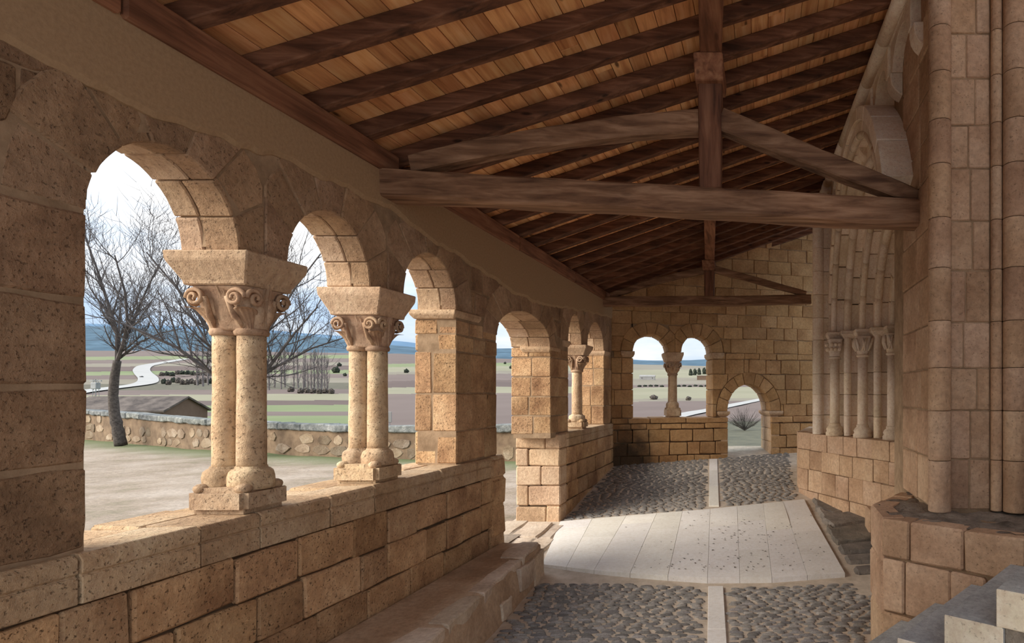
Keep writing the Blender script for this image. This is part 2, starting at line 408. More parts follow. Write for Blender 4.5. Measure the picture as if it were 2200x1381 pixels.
# threshold stones in the side doorway
for a, b, c, d in ((-3.95, -3.62, 7.30, 7.95), (-3.60, -3.26, 7.30, 7.85), (-3.95, -3.55, 7.98, 8.60), (-3.53, -3.16, 7.88, 8.50),
                   (-3.95, -3.62, 8.63, 9.32), (-3.60, -3.2, 8.53, 9.25), (-3.23, -2.9, 7.62, 8.45), (-3.14, -2.98, 8.5, 9.1)):
    plan_block('threshold_stone', densify(rect(a, b, c, d), .2), .035, M['benchslab'], floor, th=.1, bev=.02, jit=.018, zf=zfloor)

# cobbles: low river stones laid flat in rows
def cobble_mesh(i):
    rr = random.Random(50+i); bm = bmesh.new(); n = 8
    r0, r1 = [], []
    for k in range(n):
        a = 2*math.pi*k/n; q = rr.uniform(.86, 1.08)
        r0.append(bm.verts.new((math.cos(a)*.5*q, math.sin(a)*.5*q, -.4)))
        r1.append(bm.verts.new((math.cos(a)*.40*q, math.sin(a)*.37*q, .34)))
    t = bm.verts.new((rr.uniform(-.05, .05), rr.uniform(-.05, .05), .55))
    for k in range(n):
        bm.faces.new((r0[k], r0[(k+1) % n], r1[(k+1) % n], r1[k])); bm.faces.new((r1[k], r1[(k+1) % n], t))
    me = bpy.data.meshes.new('cobble'); bm.to_mesh(me); bm.free(); me.shade_smooth(); me.materials.append(M['cobble']); return me
COB = [cobble_mesh(i) for i in range(6)]
def bench_front(y): return lerp(-2.39, -2.68, clamp((y-4.34)/2.95, -1, 1.0))
def plinth_keep(x, y):
    if y < 6.2: return x > max(.915, .90+(y-5.3)*.55) or (y < 4.8 and x > .45)
    return False
cobs = []
y = 5.02
row = 0
while y < 14.1:
    near = y < 7.0
    dy = .050 if near else .058
    if 7.05 < y < 9.35: y += dy; continue
    x = -3.15+R.uniform(0, .1)
    while x < 1.25:
        w = R.uniform(.08, .165); cx, cy = x+w/2, y+R.uniform(-.012, .012); x += w+R.uniform(.010, .034)
        if abs(cx-strip_x(cy)) < .085+w*.5: continue
        if near and (cx-w/2 < bench_front(cy)+.02 or plinth_keep(cx+w*.5, cy) or cy > interp(cx, SLABB)-.16): continue
        if not near and (in_slab(cx, cy, .14) or cy < interp(cx, SLABT)+.1 or cy > far_y(cx)-.05): continue
        if not near and (cx > lerp(1.2, .55, clamp((cy-9.5)/1.4, 0, 1)) or (cy < 11.05 and cx > .62)): continue
        if cx > 1.02 and near and cy > 6.6: continue
        cobs.append((cx, cy, w, R.uniform(.028, .043), R.uniform(-.14, .14), R.randrange(6)))
    y += dy; row += 1
def cob_size(c):
    D = c[1]; px = CX+FPX*c[0]/D
    return 0 if px < 1050 or px > 1990 else c[2]/D + .5/D**2
cobs.sort(key=cob_size, reverse=True)
for i, (x, y, w, d, a, k) in enumerate(cobs[:300]):
    o = bpy.data.objects.new('cobble', COB[k]); COL.objects.link(o); o.parent = floor
    o.location = (x, y, zfloor(x, y)+.006); o.scale = (w, d, .034); o.rotation_euler = (0, 0, a)
big = bmesh.new()
for (x, y, w, d, a, k) in cobs[300:]:
    n0 = len(big.verts); big.from_mesh(COB[k]); big.verts.ensure_lookup_table()
    mt = Matrix.Translation((x, y, zfloor(x, y)+.006)) @ Matrix.Rotation(a, 4, 'Z') @ Matrix.Diagonal((w, d, .034, 1))
    for v in big.verts[n0:]: v.co = mt @ v.co
m, nt_, b_ = new_mat('cobble_field')
tc_ = N(nt_, 'ShaderNodeTexCoord')
vo_ = N(nt_, 'ShaderNodeTexNoise', inp={'Scale': 9.0, 'Detail': 5, 'Roughness': .7}); L(nt_, tc_.outputs['Object'], vo_.inputs['Vector'])
L(nt_, ramp(nt_, vo_.outputs['Fac'], [(.3, (.11, .10, .092)), (.5, (.22, .20, .18)), (.7, (.40, .36, .32))]), b_.inputs['Base Color']); b_.inputs['Roughness'].default_value = .6
M['cobfield'] = m
o = from_bm('cobble_field', big, M['cobfield'], floor, True); o['kind'] = 'stuff'
# rough natural rock beside the paving, under the church wall
def on_floor(px, py, dz=0.0):
    for k in range(400):
        D = 5+k*.025
        p = PX(px, py, D)
        if p.z <= zfloor(p.x, D)+dz: return (p.x, p.y)
    return (p.x, p.y)
for poly, h in (([(1745, 1072), (1800, 1052), (1868, 1058), (1872, 1098), (1790, 1108), (1752, 1092)], .05),
                ([(1752, 1096), (1790, 1111), (1872, 1102), (1874, 1128), (1790, 1140), (1768, 1122)], .08),
                ([(1771, 1127), (1792, 1143), (1874, 1132), (1874, 1166), (1798, 1172), (1782, 1150)], .07),
                ([(1786, 1156), (1800, 1176), (1875, 1169), (1876, 1190), (1812, 1194), (1800, 1180)], .05),
                ([(1805, 1186), (1815, 1197), (1876, 1193), (1878, 1212), (1826, 1216)], .04),
                ([(1822, 1214), (1834, 1220), (1878, 1215), (1880, 1232), (1838, 1234)], .03)):
    pl = densify([on_floor(*q) for q in poly], .18)
    plan_block('rock', pl, h, M['rock'], floor, th=.2, bev=.035, jit=.02, zf=zfloor)

# ------------------------------------------------------------------ arcade wall on the valley side
# openings: u0, u1 (along the wall), spring height, rise
A = [dict(u0=2.885, u1=3.714, vs=2.87, rise=.47, xo=-.36), dict(u0=4.096, u1=4.955, vs=2.87, rise=.48, xo=-.36),
     dict(u0=5.41, u1=6.342, vs=2.87, rise=.48, xo=-.40), dict(u0=7.31, u1=9.16, vs=2.70, rise=.40, xo=-.6),
     dict(u0=10.0, u1=10.72, vs=2.86, rise=.49, xo=-.45), dict(u0=11.10, u1=12.22, vs=2.86, rise=.50, xo=-.45)]
PLB = [(0, 3.5), (2.55, 3.49), (2.85, 3.48), (3.2, 3.455), (3.67, 3.51), (4.19, 3.56), (4.76, 3.58), (5.23, 3.60), (5.66, 3.50), (6.54, 3.43), (7.75, 3.30), (8.6, 3.28), (9.51, 3.35), (10.8, 3.46), (11.96, 3.55), (13, 3.6)]
def plaster_low(u): return interp(u, PLB)+.035*noise.noise(Vector((u*3.1, 2.2, 0)))+.018*noise.noise(Vector((u*11, 7.2, 0)))
WTOP = 3.90
wall_left = struct('wall_left', 'tan stone arcade wall with round arches and ochre plaster band under the eaves')
def arch_v(a, u, grow=0.0):
    c = (a['u0']+a['u1'])/2; h = (a['u1']-a['u0'])/2+grow
    t = (u-c)/h
    return a['vs']+(a['rise']+grow)*math.sqrt(max(0, 1-t*t)) if abs(t) <= 1 else None
# core of the wall (mortar), everything that is not an opening
bm = bmesh.new()
segs = []
edges = [(.3, None)]
cuts = [.3]
for a in A:
    for u in (a['u0'], a['u1']): cuts.append(u)
cuts.append(13.0)
SILL_N, SILL_F = 1.25, 1.37
def core_strip(bm, us, lows, x0, x1, top):
    pr = None
    for u, lo in zip(us, lows):
        q = [bm.verts.new((x0, u, lo)), bm.verts.new((x1, u, lo)), bm.verts.new((x1, u, top)), bm.verts.new((x0, u, top))]
        if pr:
            for i in range(4): bm.faces.new((pr[i], pr[(i+1) % 4], q[(i+1) % 4], q[i]))
        else: bm.faces.new(q)
        pr = q
    bm.faces.new(pr[::-1])
XI = XL-.007
for i in range(len(cuts)-1):
    u0, u1 = cuts[i], cuts[i+1]
    a = next((q for q in A if abs(q['u0']-u0) < 1e-6), None)
    if a:
        us = [lerp(u0, u1, .5-.5*math.cos(math.pi*k/24)) for k in range(25)]
        core_strip(bm, us, [(arch_v(a, clamp(u, u0+1e-5, u1-1e-5)) or a['vs'])+.05 for u in us], XL+a['xo']+.03, XI, WTOP)
    elif i in (0, 6, 8, 12):
        lo = {0: SILL_N, 6: SILL_N, 8: SILL_F, 12: SILL_F}[i]
        xo = {0: -.36, 6: -.44, 8: -.6, 12: -.5}[i]
        core_strip(bm, [u0+(.012 if i else 0), u1-.012], [lo-.05]*2, XL+xo+.03, XI, WTOP)
    else:
        core_strip(bm, [u0, u1], [2.9, 2.9], XL-.33, XI, WTOP)
bmesh.ops.recalc_face_normals(bm, faces=bm.faces[:])
from_bm('mortar_core', bm, M['mortar'], wall_left)
# voussoirs: full-depth wedges, two across the thickness of the wall
def voussoirs(fr, a, n, ring, depth, parent, mat_in, vmax, ulo, uhi, two=True, mid=.5, front=.0):
    c = (a['u0']+a['u1'])/2; h = (a['u1']-a['u0'])/2
    ang = [math.pi*k/n for k in range(n+1)]
    for k in range(1, n): ang[k] += R.uniform(-.05, .05)
    for k in range(n):
        t0, t1 = ang[k]+.008, ang[k+1]-.008
        inn = [(c-h*math.cos(t), a['vs']+a['rise']*math.sin(t)) for t in [lerp(t0, t1, q/4) for q in range(5)]]
        rg = ring*R.uniform(.9, 1.12)
        out = []
        for t in [lerp(t1, t0, q/3) for q in range(4)]:
            uu = clamp(c-(h+rg)*math.cos(t), ulo, uhi); vv = min(a['vs']+(a['rise']+rg)*math.sin(t), vmax(uu))
            out.append((uu, vv))
        d0 = -depth*(mid+R.uniform(-.12, .12))
        block('voussoir', inn+out, fr, d0+.004 if two else -depth, front+R.uniform(-.006, .006), mat_in, parent, bev=.008, jit=.002, tilt=.015)
        if two: block('voussoir', inn+out, fr, -depth, d0-.004, M['reveal'], parent, bev=.008, jit=.002, tilt=0)
lim = [(2.2, 3.90), (3.91, 5.18), (5.19, 6.75), (6.9, 9.55), (9.6, 10.91), (10.915, 12.55)]
for a, nn, (lo, hi) in zip(A, (7, 7, 7, 9, 7, 7), lim):
    voussoirs(LW, a, nn, .36, -a['xo'], wall_left, M['voussoir'], lambda u: plaster_low(u)+.05, lo, hi)
# face stones between and above the rings
def push_out(p, keeps):
    u, v = p
    for (c, vs_, ax, b, vb) in keeps:
        if v >= vs_:
            t = math.hypot((u-c)/ax, (v-vs_)/b)
            if t < 1:
                t = max(t, .02); u = c+(u-c)/t; v = vs_+(v-vs_)/t
        elif v > vb and abs(u-c) < ax: u = c-ax if u < c else c+ax
    return (u, v)
def course_fill(fr, u0, u1, v0, v1, lens, keeps, parent, mat, w0=-.14, w1=.0, gap=.012, vmax=None, name='stone', bev=.012, jit=.006, den=.12, drop=.4, off=None):
    if keeps:
        cs = sorted(c for (c, vs_, ax, b, vb) in keeps if v0 < vs_+b and u0+.02 < c < u1-.02)
        if cs:
            ed = [u0]+cs+[u1]
            for a_, b_ in zip(ed, ed[1:]): course_fill(fr, a_, b_, v0, v1, lens, [k for k in keeps if v0 < k[1]+k[3]] or None, parent, mat, w0, w1, gap, vmax, name, bev, jit, den, drop, off)
            return
    u = u0-(off if off is not None else R.uniform(0, lens[0]*.6)); n = 0
    while u < u1-.02:
        le = R.uniform(*lens); a, b = max(u, u0), min(u+le, u1); u += le
        if u1-b < lens[0]*.35: b = u1; u = u1
        if b-a < .05: continue
        va, vb = v0+R.uniform(-.008, .008), v1+R.uniform(-.008, .008)
        p = densify(rect(a+gap/2, b-gap/2, va+gap/2, vb-gap/2), den if keeps else .25)
        full = abs(parea(p))
        if keeps and all(push_out(q, keeps) != q for q in p): continue
        if keeps: p = [push_out(q, keeps) for q in p]
        if vmax: p = [(q[0], min(q[1], vmax(q[0]))) for q in p]
        p = clean_poly(p, .02)
        if len(p) < 3 or abs(parea(p)) < drop*.25*full or abs(parea(p)) < .004: continue
        block(name, p, fr, w0, w1+R.uniform(-.007, .007), mat, parent, bev=bev, jit=jit, tilt=.012); n += 1
keepL = []
for a, (lo, hi) in zip(A, lim):
    keepL.append(((a['u0']+a['u1'])/2, a['vs'], (a['u1']-a['u0'])/2+.36, a['rise']+.36, -9))
vmaxL = lambda u: plaster_low(u)+.06
for v0, v1 in ((1.25, 1.66), (1.66, 2.03), (2.03, 2.44), (2.44, 2.86)):                # solid wall left of the first arch
    b = 2.885
    s = R.uniform(.45, .8)
    for a0, a1 in ((b-s, b), (b-s-.62, b-s), (b-s-1.3, b-s-.62)):
        block('stone', densify(rect(a0+.008, a1-.004, v0+.008, v1-.008), .15), LW, -.36 if a1 == b else -.16, R.uniform(-.008, .008), M['arcade'], wall_left, jit=.009, bev=.016)
for v0, v1 in ((2.87, 3.13), (3.13, 3.42), (3.42, 3.66)):
    course_fill(LW, .9, 2.9, v0, v1, (.45, .7), keepL, wall_left, M['arcade'], vmax=vmaxL)
    course_fill(LW, 6.1, 7.5, v0, v1, (.28, .45), keepL, wall_left, M['arcade'], vmax=vmaxL)
    course_fill(LW, 8.9, 10.2, v0, v1, (.28, .45), keepL, wall_left, M['arcade'], vmax=vmaxL)
    course_fill(LW, 12.1, 12.85, v0, v1, (.28, .45), keepL, wall_left, M['arcade'], vmax=vmaxL)
# piers: full-depth blocks
def pier(fr, u0, u1, vsl, depth, parent, mat, split_w=True, nu=2):
    for k, (v0, v1) in enumerate(zip(vsl, vsl[1:])):
        cu = [u0]+[u0+(u1-u0)*(j+R.uniform(-.13, .13)+(.12 if k % 2 else -.12))/nu for j in range(1, nu)]+[u1]
        for j in range(nu):
            rr = rect(cu[j]+.005, cu[j+1]-.005, v0+.005, v1-.005)
            if j in (0, nu-1) and split_w:
                s = -depth*R.uniform(.38, .62)
                block('stone', rr, fr, s+.005, R.uniform(-.006, .006), mat, parent, bev=.012, jit=.006)
                block('stone', rr, fr, -depth, s-.005, mat, parent, bev=.012, jit=.006)
            else: block('stone', rr, fr, -depth*.5, R.uniform(-.006, .006), mat, parent, bev=.012, jit=.006)
pier(LW, 6.345, 7.31, [1.26, 1.60, 2.0, 2.44, 2.62, 2.78], .44, wall_left, M['ashlar'], nu=3)
pier(LW, 9.16, 9.99, [1.38, 1.66, 1.95, 2.25, 2.55, 2.70], .60, wall_left, M['ashlar'], nu=2)
pier(LW, 12.22, 12.95, [1.38, 1.75, 2.15, 2.5, 2.78], .5, wall_left, M['ashlar'], nu=2)
# impost mouldings
def impost(fr, u0, u1, v0, v1, w0, w1, out, parent, mat, name='impost'):
    c = []
    for v, o_ in ((v0, .0), (v0+(v1-v0)*.5, out), (v1, out)):
        c.append((v, o_))
    bm = bmesh.new(); rings = []
    for v, o_ in c:
        rings.append([bm.verts.new(fr(*q)) for q in ((u0-o_, v, w0-o_), (u1+o_, v, w0-o_), (u1+o_, v, w1+o_), (u0-o_, v, w1+o_))])
    for r0, r1 in zip(rings, rings[1:]):
        for k in range(4): bm.faces.new((r0[k], r0[(k+1) % 4], r1[(k+1) % 4], r1[k]))
    bm.faces.new(rings[0][::-1]); bm.faces.new(rings[-1])
    bmesh.ops.recalc_face_normals(bm, faces=bm.faces[:])
    bmesh.ops.bevel(bm, geom=bm.edges[:], offset=.008, segments=1, affect='EDGES', clamp_overlap=True)
    return from_bm(name, bm, mat, parent)
impost(LW, 6.33, 6.85, 2.78, 2.875, -.44, -.02, .035, wall_left, M['reveal'])
impost(LW, 9.15, 9.55, 2.62, 2.71, -.42, -.02, .03, wall_left, M['reveal'])
impost(LW, 9.75, 9.99, 2.76, 2.86, -.42, .0, .03, wall_left, M['reveal'])
impost(LW, 12.22, 12.6, 2.76, 2.86, -.48, .0, .03, wall_left, M['reveal'])
# plaster band
bm = bmesh.new()
us = [.6+k*.04 for k in range(int(12.3/.04))]
lo0 = None
for u in us:
    pl = plaster_low(u)
    q = [bm.verts.new((XL-.05, u, pl-.012)), bm.verts.new((XL+.006, u, pl)), bm.verts.new((XL+.02, u, pl+.03)), bm.verts.new((XL+.02, u, WTOP)), bm.verts.new((XL-.05, u, WTOP))]
    if lo0:
        for i in range(5): bm.faces.new((lo0[i], lo0[(i+1) % 5], q[(i+1) % 5], q[i]))
    lo0 = q
bmesh.ops.recalc_face_normals(bm, faces=bm.faces[:])
from_bm('plaster_band', bm, M['plaster'], wall_left)

# ------------------------------------------------------------------ parapets under the arches
XP = XL+.05
def sill_profile(o):
    return [(o-.32, 1.02), (o, 1.02), (o, 1.145), (o-.012, 1.15), (o-.012, 1.158), (o, 1.163), (o, 1.225), (o-.02, 1.25), (o-.32, 1.25)]
def parapet(name, label, y0, y1, zs, sill_l, seed):
    w = struct(name, label)
    dz = zs-1.25
    from_bm('mortar_core', hexa_bm(boxc(XP-.64, XP-.035, y0+.03, y1-.03, -.6, zs-.06), 0), M['joint'], w)
    fy = Fr((0, 0, 0), (1, 0, 0), (0, 0, 1), (0, 1, 0))
    y = y0
    while y < y1-.05:
        le = R.uniform(*sill_l); e = min(y+le, y1)
        if y1-e < .2: e = y1
        o = R.uniform(-.006, .006)
        pr = [(u, v+dz+(R.uniform(-.006, .006) if v > 1.2 else 0)) for u, v in sill_profile(XP+o)]
        from_bm('sill_stone', prism_bm(pr, fy, y+.006, e-.006, .007, 0, 0), M['sill'], w)
        y = e
    y = y0
    while y < y1-.05:
        le = R.uniform(sill_l[0]*.9, sill_l[1]*1.1); e = min(y+le, y1)
        if y1-e < .2: e = y1
        block('sill_stone', densify(rect(XP-.67, XP-.345+R.uniform(-.02, .02), y+.012, e-.012), .2), HZ, zs-.2, zs-.012+R.uniform(-.012, .012), M['sill'], w, bev=.018, jit=.014, tilt=.02)
        y = e
    FP = Fr((XP, 0, 0), (0, 1, 0), (0, 0, 1), (1, 0, 0))
    z1 = zs-.235; z = z1
    hs = [.29, .30, .28, .30, .28]
    for h in hs:
        z0 = z-h
        course_fill(FP, y0, y1, z0, z, (.30, .62), None, w, M['ashlar'], w0=-.2, w1=0, gap=.014, bev=.012, jit=.008, den=.2)
        z = z0
        if z < -.35: break
    return w
par_n = parapet('wall_parapet', 'low tan ashlar parapet with moulded sill stones under the column arches', .8, 7.40, SILL_N, (.40, .75), 1)
par_f = parapet('wall_parapet', 'low tan ashlar parapet between the side doorway and the gable wall', 9.40, 12.9, SILL_F, (.4, .7), 2)
# the end of the far parapet seen in the doorway
FE = Fr((0, 9.40, 0), (1, 0, 0), (0, 0, 1), (0, -1, 0))
zs_ = [-.12, .25, .57, .87, 1.14, 1.37]
for k, (a, b) in enumerate(zip(zs_, zs_[1:])):
    s = XP-.66+(.22 if k % 2 else .42)+R.uniform(-.04, .04)
    block('stone', rect(XP-.67, s-.005, a+.006, b-.006), FE, -.3, .02+R.uniform(-.006, .006), M['reveal'], par_f, bev=.018, jit=.008)
    block('stone', rect(s+.005, XP+.015, a+.006, b-.006), FE, -.3, .02+R.uniform(-.006, .006), M['reveal'], par_f, bev=.018, jit=.008)
FE2 = Fr((0, 7.40, 0), (1, 0, 0), (0, 0, 1), (0, 1, 0))
for k, (a, b) in enumerate(((-.2, .3), (.3, .66), (.66, 1.0), (1.0, 1.24))):
    block('stone', rect(XP-.3, XP+.012, a+.006, b-.006), FE2, -.35, .02+R.uniform(-.01, .01), M['ashlar'], par_n, bev=.03, jit=.012)
from_bm('stone', hexa_bm(boxc(XP-.67, XP-.3, 7.05, 7.41, -.2, 1.0), .03), M['ashlar'], par_n)

# ------------------------------------------------------------------ stone bench against the parapet
bench = tag(empty('stone_bench', (-2.9, 5, -.21)), 'long low rendered stone bench built against the arcade parapet', 'bench')
bench.location = (0, 0, 0)
bm = bmesh.new(); pr = None
n = 46
for i in range(n+1):
    y = lerp(2.2, 7.29, i/n); xf = bench_front(y)
    nz = lambda a, s: s*noise.noise(Vector((y*3.3, a, 1.7)))
    zt = .205
    ring = [(XP+.024, -.45), (XP+.024, zt), (lerp(XP, xf, .35), zt-.008+nz(1, .006)), (lerp(XP, xf, .75), zt+.004+nz(2, .012)), (xf-.06, zt+nz(3, .018)), (xf-.015+nz(4, .02), zt-.03+nz(5, .02)),
            (xf+nz(6, .018), zt-.14), (xf+.02+nz(7, .02), -.05), (xf+.035+nz(8, .015), -.45)]
    r = [bm.verts.new((a, y, b)) for a, b in ring]
    if pr:
        for k in range(len(r)-1): bm.faces.new((pr[k], pr[k+1], r[k+1], r[k]))
    else: bm.faces.new(r)
    pr = r
bm.faces.new(pr[::-1])
bmesh.ops.recalc_face_normals(bm, faces=bm.faces[:])
from_bm('body', bm, M['bench'], bench, False)
for y0, y1, wd, h in ((4.0, 4.62, .26, .012), (4.66, 5.35, .20, .008), (5.42, 6.5, .17, .010), (6.56, 7.28, .27, .012)):
    p = [(bench_front(y0)-.01, y0), (bench_front((y0+y1)/2)-.012, (y0+y1)/2), (bench_front(y1)-.01, y1), (bench_front(y1)-wd*.8, y1), (bench_front((y0+y1)/2)-wd*1.1, (y0+y1)/2), (bench_front(y0)-wd, y0+.05)]
    block('slab', densify(p, .18), HZ, .10, .205+h, M['benchslab'], bench, bev=.012, jit=.014, tilt=.01)
FB = Fr((0, 0, 0), (-.098, 1, 0), (0, 0, 1), (1, .098, 0))
FB.o = Vector((bench_front(4.34)+.02, 4.34, 0))
for a, b, c, d in ((2.05, 2.55, -.12, .14), (2.57, 2.96, -.2, .12), (1.45, 1.75, -.2, -.02)):
    block('slab', densify(rect(a, b, c, d), .12), FB, -.1, .02, M['benchslab'], bench, bev=.012, jit=.02, tilt=.01)

# ------------------------------------------------------------------ columns
def capital_bm(cx, cy, z0, z1, a0, b0, a1, b1, leaves=9, carve=.012, flare=1.9):
    """lobed bell that turns from a round foot into a square head, carved with upright leaves"""
    bm = bmesh.new(); rings = []; S = 72; T = 16
    for j in range(T+1):
        t = j/T; f = t**flare*.85+.15*t
        a, b = lerp(a0, a1, f), lerp(b0, b1, f); e = lerp(2.3, 7, t**1.5)
        ring = []
        for k in range(S):
            th = 2*math.pi*k/S; c, s = math.cos(th), math.sin(th)
            q = (abs(c)**e+abs(s)**e)**(-1/e)
            ridge = (abs(math.sin(leaves*th/2+.4)))**.6*carve*math.sin(math.pi*clamp(t*1.25, 0, 1))*1.6
            fl = .35*carve*math.sin(leaves*4*th)*math.sin(math.pi*t)
            dent = -.9*carve if .80 < t < .9 and abs(math.sin(leaves*th/2+.4)) < .45 else 0
            ring.append(bm.verts.new((cx+(a*q+ridge+fl+dent)*c, cy+(b*q+ridge+fl+dent)*s, lerp(z0, z1, t))))
        rings.append(ring)
    for r0, r1 in zip(rings, rings[1:]):
        for k in range(S): bm.faces.new((r0[k], r0[(k+1) % S], r1[(k+1) % S], r1[k]))
    bm.faces.new(rings[0][::-1]); bm.faces.new(rings[-1])
    return bm
def spiral(bm, o, e1, e2, nrm, r, turns=1.6, tr=.012, flip=1):
    pts, rads = [], []
    n = 26
    for i in range(n+1):
        t = i/n; a = 2*math.pi*turns*t; q = r*(1-.82*t)
        pts.append(o+e1*(math.cos(a)*q*flip)+e2*(math.sin(a)*q)+nrm*(.02*t)); rads.append(tr*(1-.35*t))
    tube(bm, pts, rads, 7)
def carved_leaf(bm, p0, p1, out, w0, flutes=5, bulge=.018, curl=.03):
    side = Vector((-out.y, out.x, 0)); NS, NT = 20, 14; g_ = []
    for j in range(NT+1):
        t = j/NT; h = t**1.7
        c = Vector((lerp(p0.x, p1.x, h), lerp(p0.y, p1.y, h), lerp(p0.z, p1.z, t)))
        w = w0*(.45+.75*t)*(1 if t < .7 else math.sqrt(max(0, 1-((t-.7)/.32)**2)))
        if t > .8: c = c+out*curl*((t-.8)/.2)**2-Vector((0, 0, curl*.55*((t-.8)/.2)**2))
        r = []
        for i in range(NS+1):
            q = -1+2*i/NS
            d = bulge*(1-q*q)+.0055*math.cos(q*flutes*math.pi)*(.4+.6*t)-.022*abs(q)**3
            r.append(bm.verts.new(c+side*(q*w)+out*d))
        g_.append(r)
    for a, b in zip(g_, g_[1:]):
        for i in range(NS): bm.faces.new((a[i], a[i+1], b[i+1], b[i]))
def column(name, label, cat, group, pos, zsill, zb, zs0, zc, za, ztop, ax, ay, sx, rsh, nsh, mat_c=None, ab_ov=.06):
    """pos: centre (x, y); (ax, ay): half size of the head; sx: half distance of the twin shafts; rotated by ang"""
    (x, y, ang) = pos
    t = tag(empty(name, (x, y, zsill)), label, cat, group)
    t.rotation_euler = (0, 0, ang); t['kind'] = 'thing'
    def put(nm, bm, mt, par=t, sm=False):
        for v in bm.verts: v.co.z -= zsill
        return from_bm(nm, bm, mt, par, sm)
    xs_ = [0] if nsh == 1 else [-sx, sx]
    # base: worn plinth block and a cushion under each shaft
    hb = zb-zsill
    pb = hexa_bm(boxc(-ax*.95, ax*.95, -ay*.98, ay*.98, zsill, zsill+hb*.58), .032, 2)
    base = put('base', pb, M['shaft'])
    for xx in xs_:
        b2 = bmesh.new()
        rr = rsh*1.5
        lathe(b2, [(rr*1.0, zsill+hb*.5), (rr*1.04, zsill+hb*.62), (rr*1.05, zsill+hb*.78), (rr*.99, zsill+hb*.90), (rr*.86, zsill+hb*.955), (rsh*1.15, zsill+hb*.97), (rsh*1.1, zsill+hb*1.02)], xx, 0, 24, .16)
        put('cushion', b2, M['shaft'], base, True)
    for sx_ in (-1, 1):
        for sy_ in (-1, 1):
            b2 = bmesh.new()
            bmesh.ops.create_icosphere(b2, subdivisions=2, radius=.042, matrix=Matrix.Translation((sx_*ax*.66, sy_*ay*.66, zsill+hb*.55)) @ Matrix.Diagonal((1.1, 1.1, .8, 1)))
            put('claw', b2, M['shaft'], base, True)
    for xx in xs_:
        b2 = bmesh.new()
        H = zc-zs0
        lathe(b2, [(rsh*(1.03-.05*q/10)*(1+.012*noise.noise(Vector((q, xx*9, y)))), zs0+H*q/10) for q in range(11)], xx, 0, 30, .045)
        put('shaft', b2, M['shaft'], t, True)
        b2 = bmesh.new()
        zr = zc+.022
        lathe(b2, [(rsh*.9, zr-.024), (rsh*1.14, zr-.020), (rsh*1.22, zr), (rsh*1.14, zr+.020), (rsh*.9, zr+.026)], xx, 0, 30, .02)
        put('neck_ring', b2, M['capital'], t, True)
    wx = (sx+rsh*1.08) if nsh == 2 else rsh*1.08
    cap = put('capital', capital_bm(0, 0, zc+.03, za, wx, rsh*1.08, ax*.93, ay*.90, 10 if nsh == 2 else 8, .014), M['capital'], t, True)
    # scroll volutes at the corners, a fluted leaf under each, palmettes between
    hgt = za-zc
    rv = hgt*.19
    for s1 in (-1, 1):
        for s2 in (-1, 1):
            b2 = bmesh.new()
            o = Vector((s1*(ax*.93-rv*1.0), s2*(ay*.92), za-rv*1.35))
            spiral(b2, o, Vector((s1, 0, 0)), Vector((0, 0, 1)), Vector((0, s2, 0)), rv, tr=rv*.26)
            o2 = Vector((s1*(ax*.95), s2*(ay*.90-rv*1.0), za-rv*1.35))
            spiral(b2, o2, Vector((0, s2, 0)), Vector((0, 0, 1)), Vector((s1, 0, 0)), rv, tr=rv*.26)
            # stem that rises from the neck ring into the scroll
            for dx, dy in ((ax*.93-rv*2.0, ay*.93), (ax*.96, ay*.90-rv*2.0)):
                p0 = Vector((s1*wx*.55, s2*rsh*1.0, zc+.05)); p3 = Vector((s1*dx, s2*dy, za-rv*1.2))
                pm = (p0+p3)/2+Vector((0, 0, -hgt*.10))
                tube(b2, [p0, p0.lerp(pm, .5)+Vector((0, 0, .01)), pm, pm.lerp(p3, .55), p3], [rv*.2, rv*.3, rv*.34, rv*.3, rv*.24], 7)
            put('volute', b2, M['capital'], cap, True)
            b2 = bmesh.new()
            o_ = Vector((s1*.75, s2*.75, 0)).normalized()
            carved_leaf(b2, Vector((s1*wx*.74, s2*rsh*.72, zc+.035)), Vector((s1*ax*.80, s2*ay*.80, zc+hgt*.60)), o_, .062)
            put('leaf', b2, M['capital'], cap, True)
    for s2 in (-1, 1):
        for horizontal in (0, 1):
            b2 = bmesh.new()
            if horizontal: carved_leaf(b2, Vector((0, s2*rsh*1.02, zc+.06)), Vector((0, s2*ay*.90, za+.02)), Vector((0, s2, 0)), .058, 4, .012, .0)
            else: carved_leaf(b2, Vector((s2*wx*1.0, 0, zc+.06)), Vector((s2*ax*.92, 0, za+.02)), Vector((s2, 0, 0)), .058, 4, .012, .0)
            put('palmette', b2, M['capital'], cap, True)
    # abacus: splayed block with an upright lip
    b2 = bmesh.new(); rings = []
    for zz, o_ in ((za, 0), (za+.02, .0), (lerp(za, ztop, .72), ab_ov), (ztop, ab_ov+.004)):
        rings.append([b2.verts.new(q) for q in ((-ax-o_, -ay-o_, zz), (ax+o_, -ay-o_, zz), (ax+o_, ay+o_, zz), (-ax-o_, ay+o_, zz))])
    for r0, r1 in zip(rings, rings[1:]):
        for k in range(4): b2.faces.new((r0[k], r0[(k+1) % 4], r1[(k+1) % 4], r1[k]))
    b2.faces.new(rings[0][::-1]); b2.faces.new(rings[-1])
    bmesh.ops.bevel(b2, geom=b2.edges[:], offset=.008, segments=1, affect='EDGES', clamp_overlap=True)
    put('abacus', b2, M['reveal'], t)
    return t
g = 'columns carrying the arcade arches'
column('twin_column', 'twin column with scrolled capital between the first and second arches of the arcade', 'column', g, (-3.38, 3.905, 0), 1.25, 1.53, 1.51, 2.37, 2.67, 2.87, .195, .185, .078, .076, 2)
column('twin_column', 'twin column with curled capital between the second and third arches of the arcade', 'column', g, (-3.38, 5.18, 0), 1.25, 1.53, 1.51, 2.36, 2.65, 2.87, .20, .19, .078, .076, 2)
